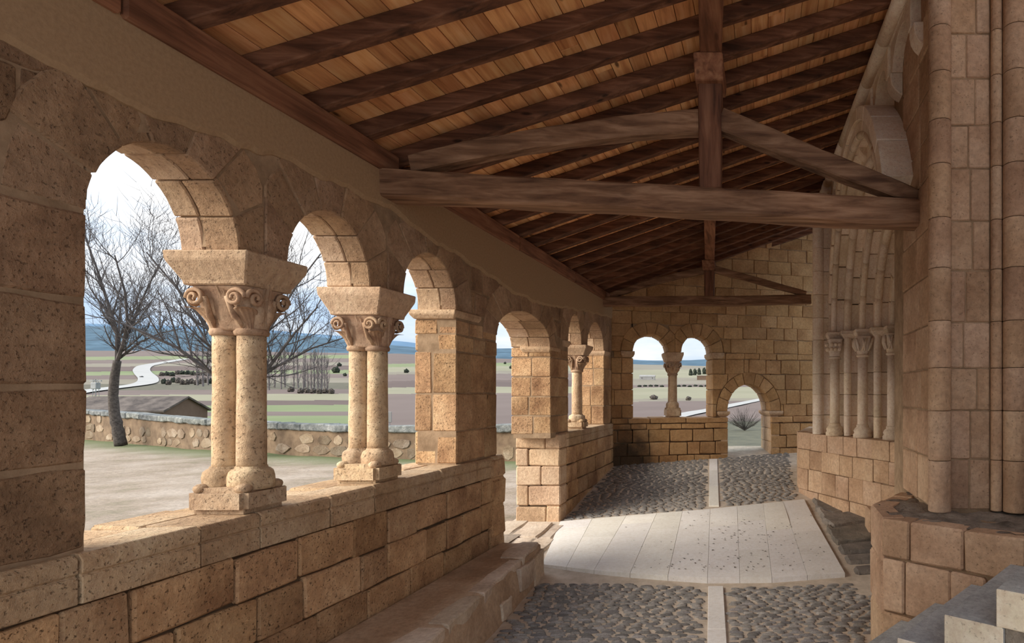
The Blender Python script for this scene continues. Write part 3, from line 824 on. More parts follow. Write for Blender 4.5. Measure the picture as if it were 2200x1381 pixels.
column('single_column', 'slender single column between the small paired arches beyond the side doorway', 'column', g, (-3.36, 10.91, 0), 1.37, 1.62, 1.60, 2.38, 2.68, 2.86, .17, .16, .0, .09, 1)

# ------------------------------------------------------------------ gable wall at the end of the gallery
wall_far = struct('wall_far', 'tan ashlar gable wall with paired arches and a low arched doorway')
FT = .75
f1a, f1b = fw(1360, 755)[0], fw(1436, 755)[0]; f2a, f2b = fw(1464, 755)[0], fw(1531, 755)[0]
fda, fdb = fw(1563, 885)[0], fw(1655, 885)[0]
fs1 = fw(1400, 755)[1]; fap = fw(1397, 717)[1]; fds = fw(1610, 883)[1]; fdap = fw(1610, 825)[1]
SF = fw(1450, 897)[1]
FA = [dict(u0=f1a, u1=f1b, vs=fs1, rise=fap-fs1), dict(u0=f2a, u1=f2b, vs=fs1, rise=fap-fs1), dict(u0=fda, u1=fdb, vs=fds, rise=fdap-fds)]
UE = 5.3
def zroof_fw(u): p = FW(u, 0, 0); return zroof(p.x)+.125
bm = bmesh.new()
def fcore(us, lows, tops, w0=-FT+.03, w1=-.03):
    pr = None
    for u, lo, tp in zip(us, lows, tops):
        q = [bm.verts.new(FW(u, lo, w0)), bm.verts.new(FW(u, lo, w1)), bm.verts.new(FW(u, tp, w1)), bm.verts.new(FW(u, tp, w0))]
        if pr:
            for i in range(4): bm.faces.new((pr[i], pr[(i+1) % 4], q[(i+1) % 4], q[i]))
        else: bm.faces.new(q)
        pr = q
    bm.faces.new(pr[::-1])
def fseg(u0, u1, lo): fcore([u0, u1], [lo, lo], [zroof_fw(u0), zroof_fw(u1)])
fseg(-.7, f1a-.03, -.3)
for a in FA:
    us = [lerp(a['u0'], a['u1'], .5-.5*math.cos(math.pi*k/20)) for k in range(21)]
    fcore(us, [(arch_v(a, clamp(u, a['u0']+1e-5, a['u1']-1e-5)) or a['vs'])+.05 for u in us], [zroof_fw(u) for u in us])
    if a['u1'] != fdb: fcore([a['u0'], a['u1']], [-.3, -.3], [SF-.05]*2)
fcore([f1b, f2a], [-.3]*2, [SF-.05]*2); fcore([f1b, f2a], [fs1+.04]*2, [zroof_fw(f1b), zroof_fw(f2a)])
fseg(f2b+.03, fda-.03, -.3); fseg(fdb+.03, UE, -.3)
bmesh.ops.recalc_face_normals(bm, faces=bm.faces[:])
from_bm('mortar_core', bm, M['mortar'], wall_far)
for a, (lo, hi), nn in zip(FA, ((f1a-.4, (f1b+f2a)/2-.003), ((f1b+f2a)/2+.003, f2b+.4), (fda-.35, fdb+.4)), (7, 7, 9)):
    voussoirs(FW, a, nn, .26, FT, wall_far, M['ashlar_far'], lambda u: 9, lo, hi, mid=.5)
# below the sill: proud courses; the sill itself
zz = [.05, .36, .66, .95, 1.22, SF-.12]
for v0, v1 in zip(zz, zz[1:]):
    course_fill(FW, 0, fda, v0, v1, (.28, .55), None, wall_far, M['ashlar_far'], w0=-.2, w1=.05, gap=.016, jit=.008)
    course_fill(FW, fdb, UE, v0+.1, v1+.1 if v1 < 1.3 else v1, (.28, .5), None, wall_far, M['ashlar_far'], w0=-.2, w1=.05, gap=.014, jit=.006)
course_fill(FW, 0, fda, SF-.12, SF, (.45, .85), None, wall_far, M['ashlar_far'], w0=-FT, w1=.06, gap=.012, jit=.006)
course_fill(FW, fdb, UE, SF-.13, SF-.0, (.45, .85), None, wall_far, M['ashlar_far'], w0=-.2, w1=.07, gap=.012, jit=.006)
keepF = [((a['u0']+a['u1'])/2, a['vs'], (a['u1']-a['u0'])/2+.26, a['rise']+.26, -9) for a in FA]
v = SF
while v < 6.0:
    h = R.uniform(.27, .36)
    v1 = v+h
    if v < fs1-.02:
        if v1 > fs1-.12: v1 = fs1
        # jamb stones run the full depth of the reveal
        for (a, b, jl, jr) in ((0, f1a, 0, 1), (f2b, fda if v < fds else UE, 1, 0)) + (((fdb, UE, 0, 0),) if v < fds else ()):
            aa, bb = a, b
            if jr:
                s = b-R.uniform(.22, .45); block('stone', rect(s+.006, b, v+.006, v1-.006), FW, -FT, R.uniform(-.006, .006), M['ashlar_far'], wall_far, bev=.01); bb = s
            if jl:
                s = a+R.uniform(.2, .36); 
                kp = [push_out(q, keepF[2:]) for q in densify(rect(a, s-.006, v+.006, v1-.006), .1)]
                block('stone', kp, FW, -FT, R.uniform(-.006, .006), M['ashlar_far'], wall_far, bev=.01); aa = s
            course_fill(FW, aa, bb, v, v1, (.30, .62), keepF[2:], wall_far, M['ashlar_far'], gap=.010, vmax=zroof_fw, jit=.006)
    else:
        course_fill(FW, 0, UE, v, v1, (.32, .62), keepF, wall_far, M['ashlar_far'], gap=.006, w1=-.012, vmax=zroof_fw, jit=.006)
    v = v1
# door jamb reveals
for v0, v1 in zip([.25, .6, .9, 1.2, fds-.12], [.6, .9, 1.2, fds-.12, fds]):
    for s in (0, 1):
        ua, ub = (fda-.16, fda) if s == 0 else (fdb, fdb+.2)
        block('stone', rect(ua, ub, v0+.005, v1-.005), FW, -FT, -.005+(.05 if v1 < SF else 0), M['reveal'], wall_far, bev=.01)
impost(FW, fda-.18, fda, fds-.11, fds, -FT, -.0, .05, wall_far, M['reveal'])
impost(FW, fdb, fdb+.25, fds-.11, fds, -FT, -.0, .05, wall_far, M['reveal'])
impost(FW, f1a-.22, f1a, fs1-.13, fs1, -FT, .0, .035, wall_far, M['reveal'])
impost(FW, f2b, f2b+.22, fs1-.13, fs1, -FT, .0, .035, wall_far, M['reveal'])
pc = FW((f1b+f2a)/2, 0, -FT*.5)
column('twin_column', 'twin column with leafy capital and lumpy base between the gable wall arches', 'column', g, (pc.x, pc.y, math.atan(KF)-math.pi/2), SF, SF+.34, SF+.32, 2.40, fs1-.20, fs1, FT*.40, .16, .13, .082, 2, ab_ov=.04)
# glass guard standing in the low doorway
gl = tag(empty('glass_guard'), 'frameless clear glass guard panel standing in the low arched doorway', 'panel')
gb = hexa_bm([FW(*q) for q in ((fda+.02, .45, -.50), (fdb-.02, .45, -.50), (fdb-.02, .45, -.488), (fda+.02, .45, -.488), (fda+.02, 1.42, -.50), (fdb-.02, 1.42, -.50), (fdb-.02, 1.42, -.488), (fda+.02, 1.42, -.488))], 0)
from_bm('pane', gb, M['glass'], gl)
for (a, b, c, d) in ((fda+.01, fdb-.01, .43, .455), (fda+.10, fda+.112, .45, 1.42)):
    from_bm('rail', prism_bm(rect(a, b, c, d), FW, -.51, -.478, 0), M['metal'], gl)
from_bm('door_step', prism_bm(rect(fda-.05, fdb+.05, .2, .50), FW, -FT-.1, -.0, .01), M['slab'], wall_far)

# ------------------------------------------------------------------ roof
ceiling = struct('ceiling', 'lean-to timber roof of dark rafters under orange pine planks')
CS = 1/math.sqrt(1+SL*SL)
RF = Fr((XL, 0, 4.05), (0, 1, 0), (1, 0, SL), (-SL, 0, 1))      # u along the gallery, v up the slope, w off the roof
RH = .12
PW = .165
v = -.75; row = 0
while v < 5.5:
    u = -2.0-R.uniform(0, 1.8)
    while u < 14.2:
        e = u+R.uniform(3.2, 5.2)
        o_ = R.uniform(0, .004)
        from_bm('plank', prism_bm(rect(max(u, -2.0)+.002, min(e, 14.2)-.002, v+.002, v+PW-.003), RF, RH+o_, RH+.03, .003), M['plank'], ceiling)
        u = e
    v += PW; row += 1
from_bm('roof_underlay', prism_bm(rect(-2.1, 14.3, -.9, 5.6), RF, RH+.036, RH+.12, 0), M['under'], ceiling)
tb = .095
y = 1.92-.505*7
while y < 13.6:
    wd = R.uniform(.095, .115)
    xe = 1.5
    c = []
    for zo in (0, RH+.002):
        for x, s in ((XL-.55, -1), (xe, -1), (xe, 1), (XL-.55, 1)):
            c.append(Vector((x, y+tb*(x-XL)+s*wd/2+R.uniform(-.006, .006), zroof(x)+zo*1.06+(R.uniform(-.008, .008) if zo == 0 else 0))))
    from_bm('rafter', hexa_bm(c, .008), M['rafter'], ceiling)
    y += .505+R.uniform(-.02, .02)
for y0, y1 in ((1.0, 3.0), (3.01, 5.28), (5.5, 7.9), (7.91, 10.2), (10.21, 12.3), (12.31, 12.9)):
    dzr = R.uniform(-.01, .01)
    from_bm('eave_plate', hexa_bm(boxc(XL-.14, XL+.05+dzr, y0, y1-.004, 3.87+dzr, 4.06), .014), M['purlin'], ceiling)
# mid purlin
def pur_x(y): return lerp(-.45, -1.08, (y-5.17)/7.0)
for y0, y1 in ((1.2, 5.35), (5.36, 9.2), (9.21, 12.42), (12.43, 13.6)):
    c = []
    for dz in (-.17, .0):
        for yy, s in ((y0, -1), (y0, 1), (y1, 1), (y1, -1)):
            c.append(Vector((pur_x(yy)+s*.095, yy, zroof(pur_x(yy))-.03+dz)))
    from_bm('purlin', hexa_bm(c, .012), M['purlin'], ceiling)

def timber(name, p0, p1, w, h, mat, parent, up=Vector((0, 0, 1)), bow=0.0, n=14, rough=.012, seed=0, taper=(1, 1), sag=0.0):
    d = (p1-p0).normalized(); s = d.cross(up).normalized(); u = s.cross(d).normalized()
    bm = bmesh.new(); pr = None
    prof = [(-.5, -.42), (-.42, -.5), (.42, -.5), (.5, -.42), (.5, .42), (.42, .5), (-.42, .5), (-.5, .42)]
    for i in range(n+1):
        t = i/n; c = p0.lerp(p1, t)+u*(bow*4*t*(1-t)+rough*noise.noise(Vector((t*4, seed, 3))))
        k = lerp(taper[0], taper[1], t)
        r = []
        for j, (a, b) in enumerate(prof):
            q = rough*noise.noise(Vector((t*7, seed+j*3.1, 1)))
            r.append(bm.verts.new(c+s*(a*w+q)+u*(b*h*k+q*.8)))
        if pr:
            for j in range(8): bm.faces.new((pr[j], pr[(j+1) % 8], r[(j+1) % 8], r[j]))
        else: bm.faces.new(r[::-1])
        pr = r
    bm.faces.new(pr)
    bmesh.ops.recalc_face_normals(bm, faces=bm.faces[:])
    return from_bm(name, bm, mat, parent)
def truss(label, yl, zb, xr, dzr, yk_top, scale, strut_lo, strut_hi, bh, bd, seed):
    t = tag(empty('roof_truss', (XL, yl, zb)), label, 'truss', 'king post trusses under the lean-to roof')
    t.location = (0, 0, 0)
    def at(x, z): return Vector((x, yl+tb*(x-XL), z))
    timber('tie_beam', at(XL-.25, zb+bh/2), at(xr, zb+dzr+bh/2), bd, bh, M['beam'], t, n=24, rough=.016, seed=seed)
    xk = pur_x(yl+.25)
    zt = zroof(xk)-.205
    zbk = lerp(zb, zb+dzr, (xk-XL)/(xr-XL))+bh-.01
    bm = hexa_bm([at(xk, 0)+Vector(q) for q in ((-.095, -.10, zbk), (.095, -.10, zbk), (.095, .10, zbk), (-.095, .10, zbk), (-.105, -.10, zt-.1), (.105, -.10, zt-.1), (.105, .10, zt-.1), (-.105, .10, zt-.1))], .01)
    post = from_bm('king_post', bm, M['beamz'], t)
    from_bm('bolster', hexa_bm([at(xk, 0)+Vector(q) for q in ((-.125, -.16, zt-.16), (.125, -.16, zt-.16), (.125, .16, zt-.16), (-.125, .16, zt-.16), (-.125, -.30, zt+.01), (.125, -.30, zt+.01), (.125, .30, zt+.01), (-.125, .30, zt+.01))], .008), M['purlin'], t)
    zl = zb+bh
    timber('strut', at(XL+strut_lo, zl+.05*scale), at(xk-.08, strut_hi), .15*scale, .19*scale, M['beam'], t, bow=.055*scale, n=16, rough=.012, seed=seed+5, taper=(.75, 1.05))
    timber('strut', at(xk+.08, strut_hi+.02), at(xr-.10, zb+dzr+bh+.03*scale), .15*scale, .19*scale, M['beam'], t, bow=.0, n=12, rough=.010, seed=seed+9, taper=(1.05, .8))
    return t
truss('dark king post truss with bowed strut spanning the gallery in front of the splayed portal', 5.17, 3.66, 1.50, -.13, 0, 1.0, .22, 4.42, .235, .25, 1.3)
truss('thin dark king post truss standing close before the gable wall', 12.15, 3.73, .98, .12, 0, .72, .15, 4.52, .19, .16, 7.7)

# ------------------------------------------------------------------ church wall: near jamb with half columns
church = struct('wall_right', 'brown church wall with clustered shafts and drum joints on a high plinth')
ZP = 1.03
XF, YFr = 1.42, 5.03
joint_z = [1.03]
while joint_z[-1] < 6.2: joint_z.append(joint_z[-1]+R.uniform(.33, .44))
def half_drum(cx, cy, r, a0, a1, z0, z1, parent, name='drum', mat=None):
    bm = bmesh.new()
    e = .006
    lathe(bm, [(r-.005, z0), (r-.001, z0+.003), (r, z0+.010), (r, z0+.03), (r, z1-.03), (r, z1-.010), (r-.001, z1-.003), (r-.005, z1)], cx, cy, 18, .012, a0, a1)
    from_bm(name, bm, mat or M['church'], parent, True)
FRf = Fr((0, YFr, 0), (1, 0, 0), (0, 0, 1), (0, -1, 0))
FLf = Fr((XF, 0, 0), (0, 1, 0), (0, 0, 1), (-1, 0, 0))
from_bm('mortar_core', hexa_bm(boxc(XF+.010, 3.2, YFr+.010, 6.6, .2, 6.3), 0), M['mortar'], church)
for z0, z1 in zip(joint_z, joint_z[1:]):
    for (cx, cy, r) in ((XF+.03, YFr-.05, .092), (2.06, YFr-.075, .095), (1.925, YFr-.03, .045), (2.22, YFr-.02, .05)):
        half_drum(cx, cy, r, -math.pi*1.0-.9, .9, z0+.002, z1-.002, church)
    # flat ashlar between the shafts
    s = R.uniform(1.66, 1.78)
    hh = .5*(z0+z1) if R.random() < .25 else None
    block('stone', rect(1.555, s-.004, z0+.006, z1-.006), FRf, -.25, R.uniform(-.004, .004), M['church'], church, bev=.008, jit=.002)
    block('stone', rect(s+.004, 1.885, z0+.006, z1-.006), FRf, -.25, R.uniform(-.004, .004), M['church'], church, bev=.008, jit=.002)
    block('stone', rect(2.12, 2.9, z0+.006, z1-.006), FRf, -.25, .01, M['church'], church, bev=.008, jit=.002)
    # fillet beside the corner shaft
    block('fillet', rect(1.515, 1.55, z0+.002, z1-.002), FRf, -.15, .03, M['church'], church, bev=.006, jit=0)
    block('fillet', rect(YFr+.03, YFr+.09, z0+.002, z1-.002), FLf, -.15, .012, M['church'], church, bev=.006, jit=0)
    s = R.uniform(5.45, 5.7)
    for a, b in ((YFr+.095, s), (s, 6.15)):
        block('stone', rect(a+.004, b-.004, z0+.006, z1-.006), FLf, -.25, R.uniform(-.006, .006), M['church'], church, bev=.010, jit=.003)
# plinth of the near jamb
pl_pts = [(1.36, 6.0), (.935, 5.30), (.925, 4.74), (1.75, 4.03), (2.9, 3.1), (2.9, 6.0)]
core = [(1.38, 5.97), (.965, 5.31), (.96, 4.765), (1.77, 4.07), (2.86, 3.14), (2.86, 5.97)]
from_bm('mortar_core', prism_bm(core, HZ, -.5, ZP-.03, 0), M['mortar'], church)
def face_frame(p0, p1):
    d = Vector((p1[0]-p0[0], p1[1]-p0[1], 0)); n = Vector((-d.y, d.x, 0))
    if n.dot(Vector((p0[0], p0[1], 0))) > 0: n = -n
    return Fr((p0[0], p0[1], 0), d, (0, 0, 1), n), d.length
fr, ln = face_frame(pl_pts[2], pl_pts[3])
for v0, v1, sp in ((.72, ZP, [0, .24, .66, ln]), (.30, .72, [0, .19, .56, .82, ln]), (-.35, .30, [0, .3, .62, .9, ln])):
    for a, b in zip(sp, sp[1:]):
        block('plinth_stone', rect(a+.005, b-.005, v0+.006, v1-.006), fr, -.2, R.uniform(-.006, .006), M['church'], church, bev=.014, jit=.006)
fr, ln2 = face_frame(pl_pts[2], pl_pts[1])
for v0, v1 in ((.66, ZP), (.25, .66), (-.35, .25)):
    block('plinth_stone', rect(.004, ln2, v0+.005, v1-.005), fr, -.2, R.uniform(-.004, .004), M['church'], church, bev=.02, jit=.006)
fr, ln3 = face_frame(pl_pts[1], pl_pts[0]); fr.w = -fr.w
for v0, v1 in ((.66, ZP), (.25, .66), (-.35, .25)):
    for a in range(3): block('plinth_stone', rect(ln3*a/3+.005, ln3*(a+1)/3-.005, v0+.005, v1-.005), fr, -.2, R.uniform(-.004, .004), M['church'], church, bev=.015, jit=.006)
fr, ln4 = face_frame(pl_pts[3], pl_pts[4])
for v0, v1 in ((.66, ZP), (.25, .66), (-.35, .25)):
    for a in range(3): block('plinth_stone', rect(ln4*a/3+.005, ln4*(a+1)/3-.005, v0+.005, v1-.005), fr, -.2, R.uniform(-.004, .004), M['church'], church, bev=.015, jit=.006)
# broken mortar top of the plinth
bm = bmesh.new(); G = 34; gvv = {}
def inpoly(x, y, P):
    c = False
    for i in range(len(P)):
        (x0, y0), (x1, y1) = P[i], P[i-1]
        if (y0 > y) != (y1 > y) and x < (x1-x0)*(y-y0)/(y1-y0)+x0: c = not c
    return c
stp = .055
for i in range(45):
    for j in range(64):
        x, y = .90+i*stp, 3.0+j*stp
        if inpoly(x, y, core):
            e = min(abs((p[0]-x)*0+0) for p in core)
            gvv[(i, j)] = bm.verts.new((x, y, ZP-.01+.028*noise.noise(Vector((x*5, y*5, 0)))+.02*noise.noise(Vector((x*14, y*14, 4)))))
for (i, j) in list(gvv):
    if all(k in gvv for k in ((i+1, j), (i+1, j+1), (i, j+1))): bm.faces.new((gvv[(i, j)], gvv[(i+1, j)], gvv[(i+1, j+1)], gvv[(i, j+1)]))
from_bm('plinth_top', bm, M['ledge'], church, True)

# ------------------------------------------------------------------ church wall behind, corbel table under the roof
XW = 1.55
FC = Fr((XW, 0, 0), (0, 1, 0), (0, 0, 1), (-1, 0, 0))
from_bm('mortar_core', hexa_bm(boxc(XW+.03, 2.6, 6.1, 13.2, 5.5, 6.2), 0), M['mortar'], church)
def xcor(y): return lerp(1.30, 1.12, (y-5.6)/5.6)
portal_keep = [(7.95, 3.0, 2.42, 2.42, -9)]
v = 3.04
while v < 6.0:
    course_fill(FC, 6.15, 12.6, v, v+.36, (.4, .75), portal_keep, church, M['portal'], w0=-.06, w1=0, gap=.01, jit=.003, vmax=lambda u: 5.95)
    v += .36
corb_y = [5.45+.86*k for k in range(8)]
for k, yc in enumerate(corb_y):
    x1 = xcor(yc)
    # corbel: quarter-round bracket
    FQ = Fr((0, yc, 0), (1, 0, 0), (0, 0, 1), (0, 1, 0))
    prof = [(XW, 5.02), (XW, 5.30), (x1+.03, 5.30), (x1+.03, 5.24)]+[(x1+.03+(XW-x1-.03)*(1-math.cos(a)), 5.24-.2*math.sin(a)) for a in (.3, .6, .9, 1.2, 1.45)]
    from_bm('corbel', prism_bm(prof, FQ, -.09, .09, .01), M['portal'], church)
    if k+1 < len(corb_y):
        # little arch between two corbels, spanning along the wall
        y2 = corb_y[k+1]; n = 10; ymid = (yc+y2)/2; hw = (y2-yc)/2-.10
        pts = [(yc-.0, 5.62), (yc, 5.30), (yc+.10, 5.30)]
        pts += [(ymid-hw*math.cos(math.pi*q/n), 5.30+.24*math.sin(math.pi*q/n)) for q in range(1, n)]
        pts += [(y2-.10, 5.30), (y2, 5.30), (y2, 5.62)]
        from_bm('blind_arch', prism_bm([(p[0]+(.003 if q < len(pts)/2 else -.003), p[1]) for q, p in enumerate(pts)], Fr((0, 0, 0), (0, 1, 0), (0, 0, 1), (-1, 0, 0)), -XW-.02, -(x1+.02), .008), M['portal'], church)
for k in range(len(corb_y)-1):
    y0, y1 = corb_y[k], corb_y[k+1]
    bm = bmesh.new(); tube(bm, [Vector((xcor(y0)-.02, y0+.004, 5.68)), Vector((xcor(y1)-.02, y1-.004, 5.68))], [.075, .075], 14)
    from_bm('cornice_roll', bm, M['portal'], church, True)
    from_bm('cornice_block', hexa_bm(boxc(xcor(y0)-.0, XW+.1, y0+.003, y1-.003, 5.62, 5.74), .006), M['portal'], church)

# ------------------------------------------------------------------ splayed portal in the church wall
portal = struct('portal', 'splayed stone church portal with rolled archivolts over slim columns')
YC, ZS = 8.02, 3.03
# orders from the outside in: (x of the front, radius)
orders = [(1.16, 2.20), (1.36, 1.95), (1.56, 1.70), (1.76, 1.45), (1.95, 1.20)]
def ring_blocks(x0, x1, r0, r1, n, name, mat, a0=0.0, a1=math.pi):
    a1 = math.acos(-.915) if r1 > 2.3 else (math.acos(-1.72/r1) if r1 > 1.72 else math.pi)
    fp = Fr((0, 0, 0), (0, 1, 0), (0, 0, 1), (-1, 0, 0))
    for k in range(n):
        t0, t1 = lerp(a0, a1, k/n)+.004, lerp(a0, a1, (k+1)/n)-.004
        p = [(YC+r0*math.cos(t), ZS+r0*math.sin(t)) for t in (t0, (t0*2+t1)/3, (t0+2*t1)/3, t1)]+[(YC+r1*math.cos(t), ZS+r1*math.sin(t)) for t in (t1, (t0+2*t1)/3, (t0*2+t1)/3, t0)]
        from_bm(name, prism_bm(p, fp, -x1, -x0+R.uniform(-.003, .003), .006), mat, portal)
for i, (x, r) in enumerate(orders):
    ring_blocks(x, x+.45, r+.002, r+.30 if i else r+.16, 11, 'archivolt_stone', M['portal'])
    # roll moulding on the arris, in drums
    for k in range(10):
        bm = bmesh.new(); pts = []
        for q in range(6):
            t = (math.acos(-.86) if r > 2.1 else math.acos(-1.7/r) if r > 1.7 else math.pi)*(k+q/5*.992+.004)/10
            pts.append(Vector((x-.015+.05, YC+(r+.015)*math.cos(t), ZS+(r+.015)*math.sin(t))))
        tube(bm, pts, [.062 if i % 2 else .05]*6, 12)
        from_bm('archivolt_roll', bm, M['portal'], portal, True)
# hood: the rounded outer skin of the portal standing in front of the wall
ring_blocks(1.12, 1.60, 2.365, 2.52, 13, 'hood_stone', M['portal'])
# jamb: steps behind the columns, and courses of the splay
jz = [1.30]
while jz[-1] < 2.60: jz.append(jz[-1]+R.uniform(.30, .42))
jz[-1] = 2.92
for i, (x, r) in enumerate(orders):
    for z0, z1 in zip(jz, jz[1:]):
        from_bm('jamb_stone', hexa_bm(boxc(x+.04, x+.5, YC+r+.06, YC+r+.40, z0+.004, z1-.004), .008), M['portal'], portal)
        if i in (1, 3):
            half_drum(x+.03, YC+r+.02, .062, -math.pi, math.pi, z0+.002, z1-.002, portal, 'jamb_roll', M['portal'])
for i, (x, r) in enumerate(orders):
    from_bm('mortar_core', hexa_bm(boxc(x+.07, 2.6, YC+r+.09, 12.6, 1.25, 3.0), 0), M['mortar'], portal)
# impost course above the capitals
for i, (x, r) in enumerate(orders):
    from_bm('impost', hexa_bm([Vector(q) for q in ((x-.03, YC+r-.02, 2.90), (x+.5, YC+r-.02, 2.90), (x+.5, YC+r+.35, 2.90), (x-.03, YC+r+.35, 2.90), (x-.09, YC+r-.09, 2.98), (x+.5, YC+r-.09, 2.98), (x+.5, YC+r+.35, 2.98), (x-.09, YC+r+.35, 2.98))], .006), M['portal'], portal)
    from_bm('impost', hexa_bm(boxc(x-.09, x+.5, YC+r-.09, YC+r+.35, 2.982, 3.03), .006), M['portal'], portal)
# wall beside the portal, its outer shaft and corbelled head
for z0, z1 in zip(jz+[3.3, 3.7, 4.1, 4.5, 4.9], jz[1:]+[3.3, 3.7, 4.1, 4.5, 4.9, 5.3]):
    if z1 <= z0: continue
    from_bm('jamb_stone', hexa_bm(boxc(.96, 1.9, 10.42, 10.95, z0+.004, z1-.004), .008), M['portal'], portal)
    half_drum(.95, 10.46, .10, -math.pi, math.pi, z0+.002, z1-.002, portal, 'shaft_drum', M['portal'])
bm = bmesh.new(); lathe(bm, [(.095, 5.02), (.12, 5.10), (.19, 5.22), (.24, 5.30), (.25, 5.38)], 0.93, 10.44, 22, .02)
from_bm('corbel_head', bm, M['portal'], portal, True)
from_bm('door_backing', hexa_bm(boxc(2.35, 2.7, 6.2, 10.8, .6, 5.2), 0), M['mortar'], portal)
# plinth of the portal jamb
pp = [(.63, 11.35), (.63, 11.0), (1.98, 8.55), (2.6, 8.2), (2.6, 12.9), (.95, 12.9)]
pcore = [(.66, 11.33), (.66, 11.02), (2.0, 8.60), (2.57, 8.25), (2.57, 12.87), (.97, 12.87)]
ZPP = 1.30
from_bm('mortar_core', prism_bm(pcore, HZ, -.2, ZPP-.03, 0), M['mortar'], portal)
from_bm('plinth_top', prism_bm([(a[0]+.005, a[1]) for a in pcore], HZ, ZPP-.04, ZPP-.005, .0), M['portal'], portal)
fr, lp = face_frame(pp[1], pp[2])
for v0, v1 in ((1.0, ZPP), (.66, 1.0), (.28, .66), (-.1, .28)):
    course_fill(fr, 0, lp, v0, v1, (.34, .58), None, portal, M['church'], w0=-.2, w1=0, gap=.008, name='plinth_stone', jit=.002, bev=.006)
fr, lp = face_frame(pp[1], pp[0])
for v0, v1 in ((1.0, ZPP), (.66, 1.0), (.28, .66)):
    block('plinth_stone', rect(.003, lp, v0+.004, v1-.004), fr, -.2, 0, M['church'], portal, bev=.006, jit=0)
for a in ((1.5, 8.95, .34), (1.72, 8.55, .5)):
    from_bm('foot_stone', hexa_bm(boxc(a[0], a[0]+.5, a[1]-.35, a[1], 0, a[2]), .02), M['church'], portal)
# portal columns on the plinth
cols = [(1.19, 10.08, 'slim portal column whose capital shows two rows of round fruits'), (1.575, 9.60, 'slim portal column whose capital shows a carved striding figure'), (1.95, 9.13, 'slim portal column whose capital shows crossed leaf fronds, beside the clustered pier')]
for k, (x, y, lab) in enumerate(cols):
    t = tag(empty('portal_column', (x, y, ZPP)), lab, 'column', 'portal columns', 'thing')
    bm = bmesh.new(); lathe(bm, [(.15, 0), (.152, .05), (.13, .075), (.145, .11), (.12, .15), (.095, .17), (.10, .19), (.085, .21)], 0, 0, 24, .02); from_bm('base', bm, M['portal'], t, True)
    bm = bmesh.new(); lathe(bm, [(.082, .20), (.080, .7), (.078, 1.28)], 0, 0, 24, .015); from_bm('shaft', bm, M['portal'], t, True)
    bm = bmesh.new(); lathe(bm, [(.085, 1.275), (.098, 1.285), (.098, 1.305), (.085, 1.315)], 0, 0, 24); from_bm('neck_ring', bm, M['portal'], t, True)
    cap = from_bm('capital', capital_bm(0, 0, 1.31, 1.60, .082, .082, .125, .125, 6, .006, 1.2), M['portal'], t, True)
    for f, (dx, dy) in enumerate(((-1, 0), (0, -1))):
        if k == 0:
            for r in range(2):
                for c in range(3):
                    b2 = bmesh.new(); off = (c-1)*.062; zc_ = 1.43+r*.075; q = .118+r*.01
                    bmesh.ops.create_icosphere(b2, subdivisions=2, radius=.034, matrix=Matrix.Translation((dx*q+(off if dx == 0 else 0), dy*q+(off if dy == 0 else 0), zc_)))
                    from_bm('carved_fruit', b2, M['portal'], cap, True)
        else:
            for c in range(4):
                b2 = bmesh.new(); o0 = (c-1.5)*.05; o1 = o0+(.07 if c % 2 else -.05)*(1 if k == 1 else -1)
                q0, q1 = .10, .135
                pts = [Vector((dx*q0+(o0 if dx == 0 else 0), dy*q0+(o0 if dy == 0 else 0), 1.37)), Vector((dx*(q1)+((o0+o1)/2 if dx == 0 else 0), dy*q1+((o0+o1)/2 if dy == 0 else 0), 1.47)), Vector((dx*(q1)+(o1 if dx == 0 else 0), dy*q1+(o1 if dy == 0 else 0), 1.57))]
                tube(b2, pts, [.014, .024, .016], 7)
                from_bm('carving', b2, M['portal'], cap, True)

# the gallery goes on behind the camera
for a, b in ((-2.1, -1.3), (-.4, .32)):
    from_bm('rear_pier', hexa_bm(boxc(XL-.36, XL, a, b, 1.2, 2.9), .01), M['arcade'], wall_left)
from_bm('rear_lintel', hexa_bm(boxc(XL-.36, XL, -2.1, .32, 2.9, 3.90), .01), M['plaster'], wall_left)
from_bm('rear_parapet', hexa_bm(boxc(XP-.64, XP, -2.1, .8, -.6, 1.25), .01), M['ashlar'], par_n)
from_bm('rear_wall', hexa_bm(boxc(2.9, 3.3, .4, 5.2, -.6, 6.5), .01), M['church'], church)

# ------------------------------------------------------------------ stairs to the church door
stairs = tag(empty('stone_staircase'), 'grey stone steps with cream cut ends rising beside the clustered pier', 'stairs')
Fd, Nd = Vector((.79, -.613, 0)).normalized(), Vector((.613, .79, 0)).normalized()
C2 = Vector((.933, 3.125, 0))
for k in range(-3, 4):
    c = C2+Fd*(.262*k); zt = .858+.185*k
    p = [c, c+Fd*.295, c+Fd*.295+Nd*1.175, c+Nd*1.175]
    bm = hexa_bm([q+Vector((0, 0, zt-.185 if k > -3 else -.4)) for q in p]+[q+Vector((0, 0, zt)) for q in p], .004)
    o = from_bm('step', bm, [M['step'], M['stepend']], stairs)
    for f in o.data.polygons:
        if f.normal.dot(-Nd) > .7: f.material_index = 1
for k in range(-2, 4):
    c = C2+Fd*(.262*k)+Nd*.03; zt = .858+.185*k-.187
    p = [c+Fd*.03, c+Fd*.29, c+Fd*.29+Nd*1.10, c+Fd*.03+Nd*1.10]
    from_bm('stair_footing', hexa_bm([q+Vector((0, 0, -.4)) for q in p]+[q+Vector((0, 0, zt)) for q in p], .006), M['rock'], stairs)

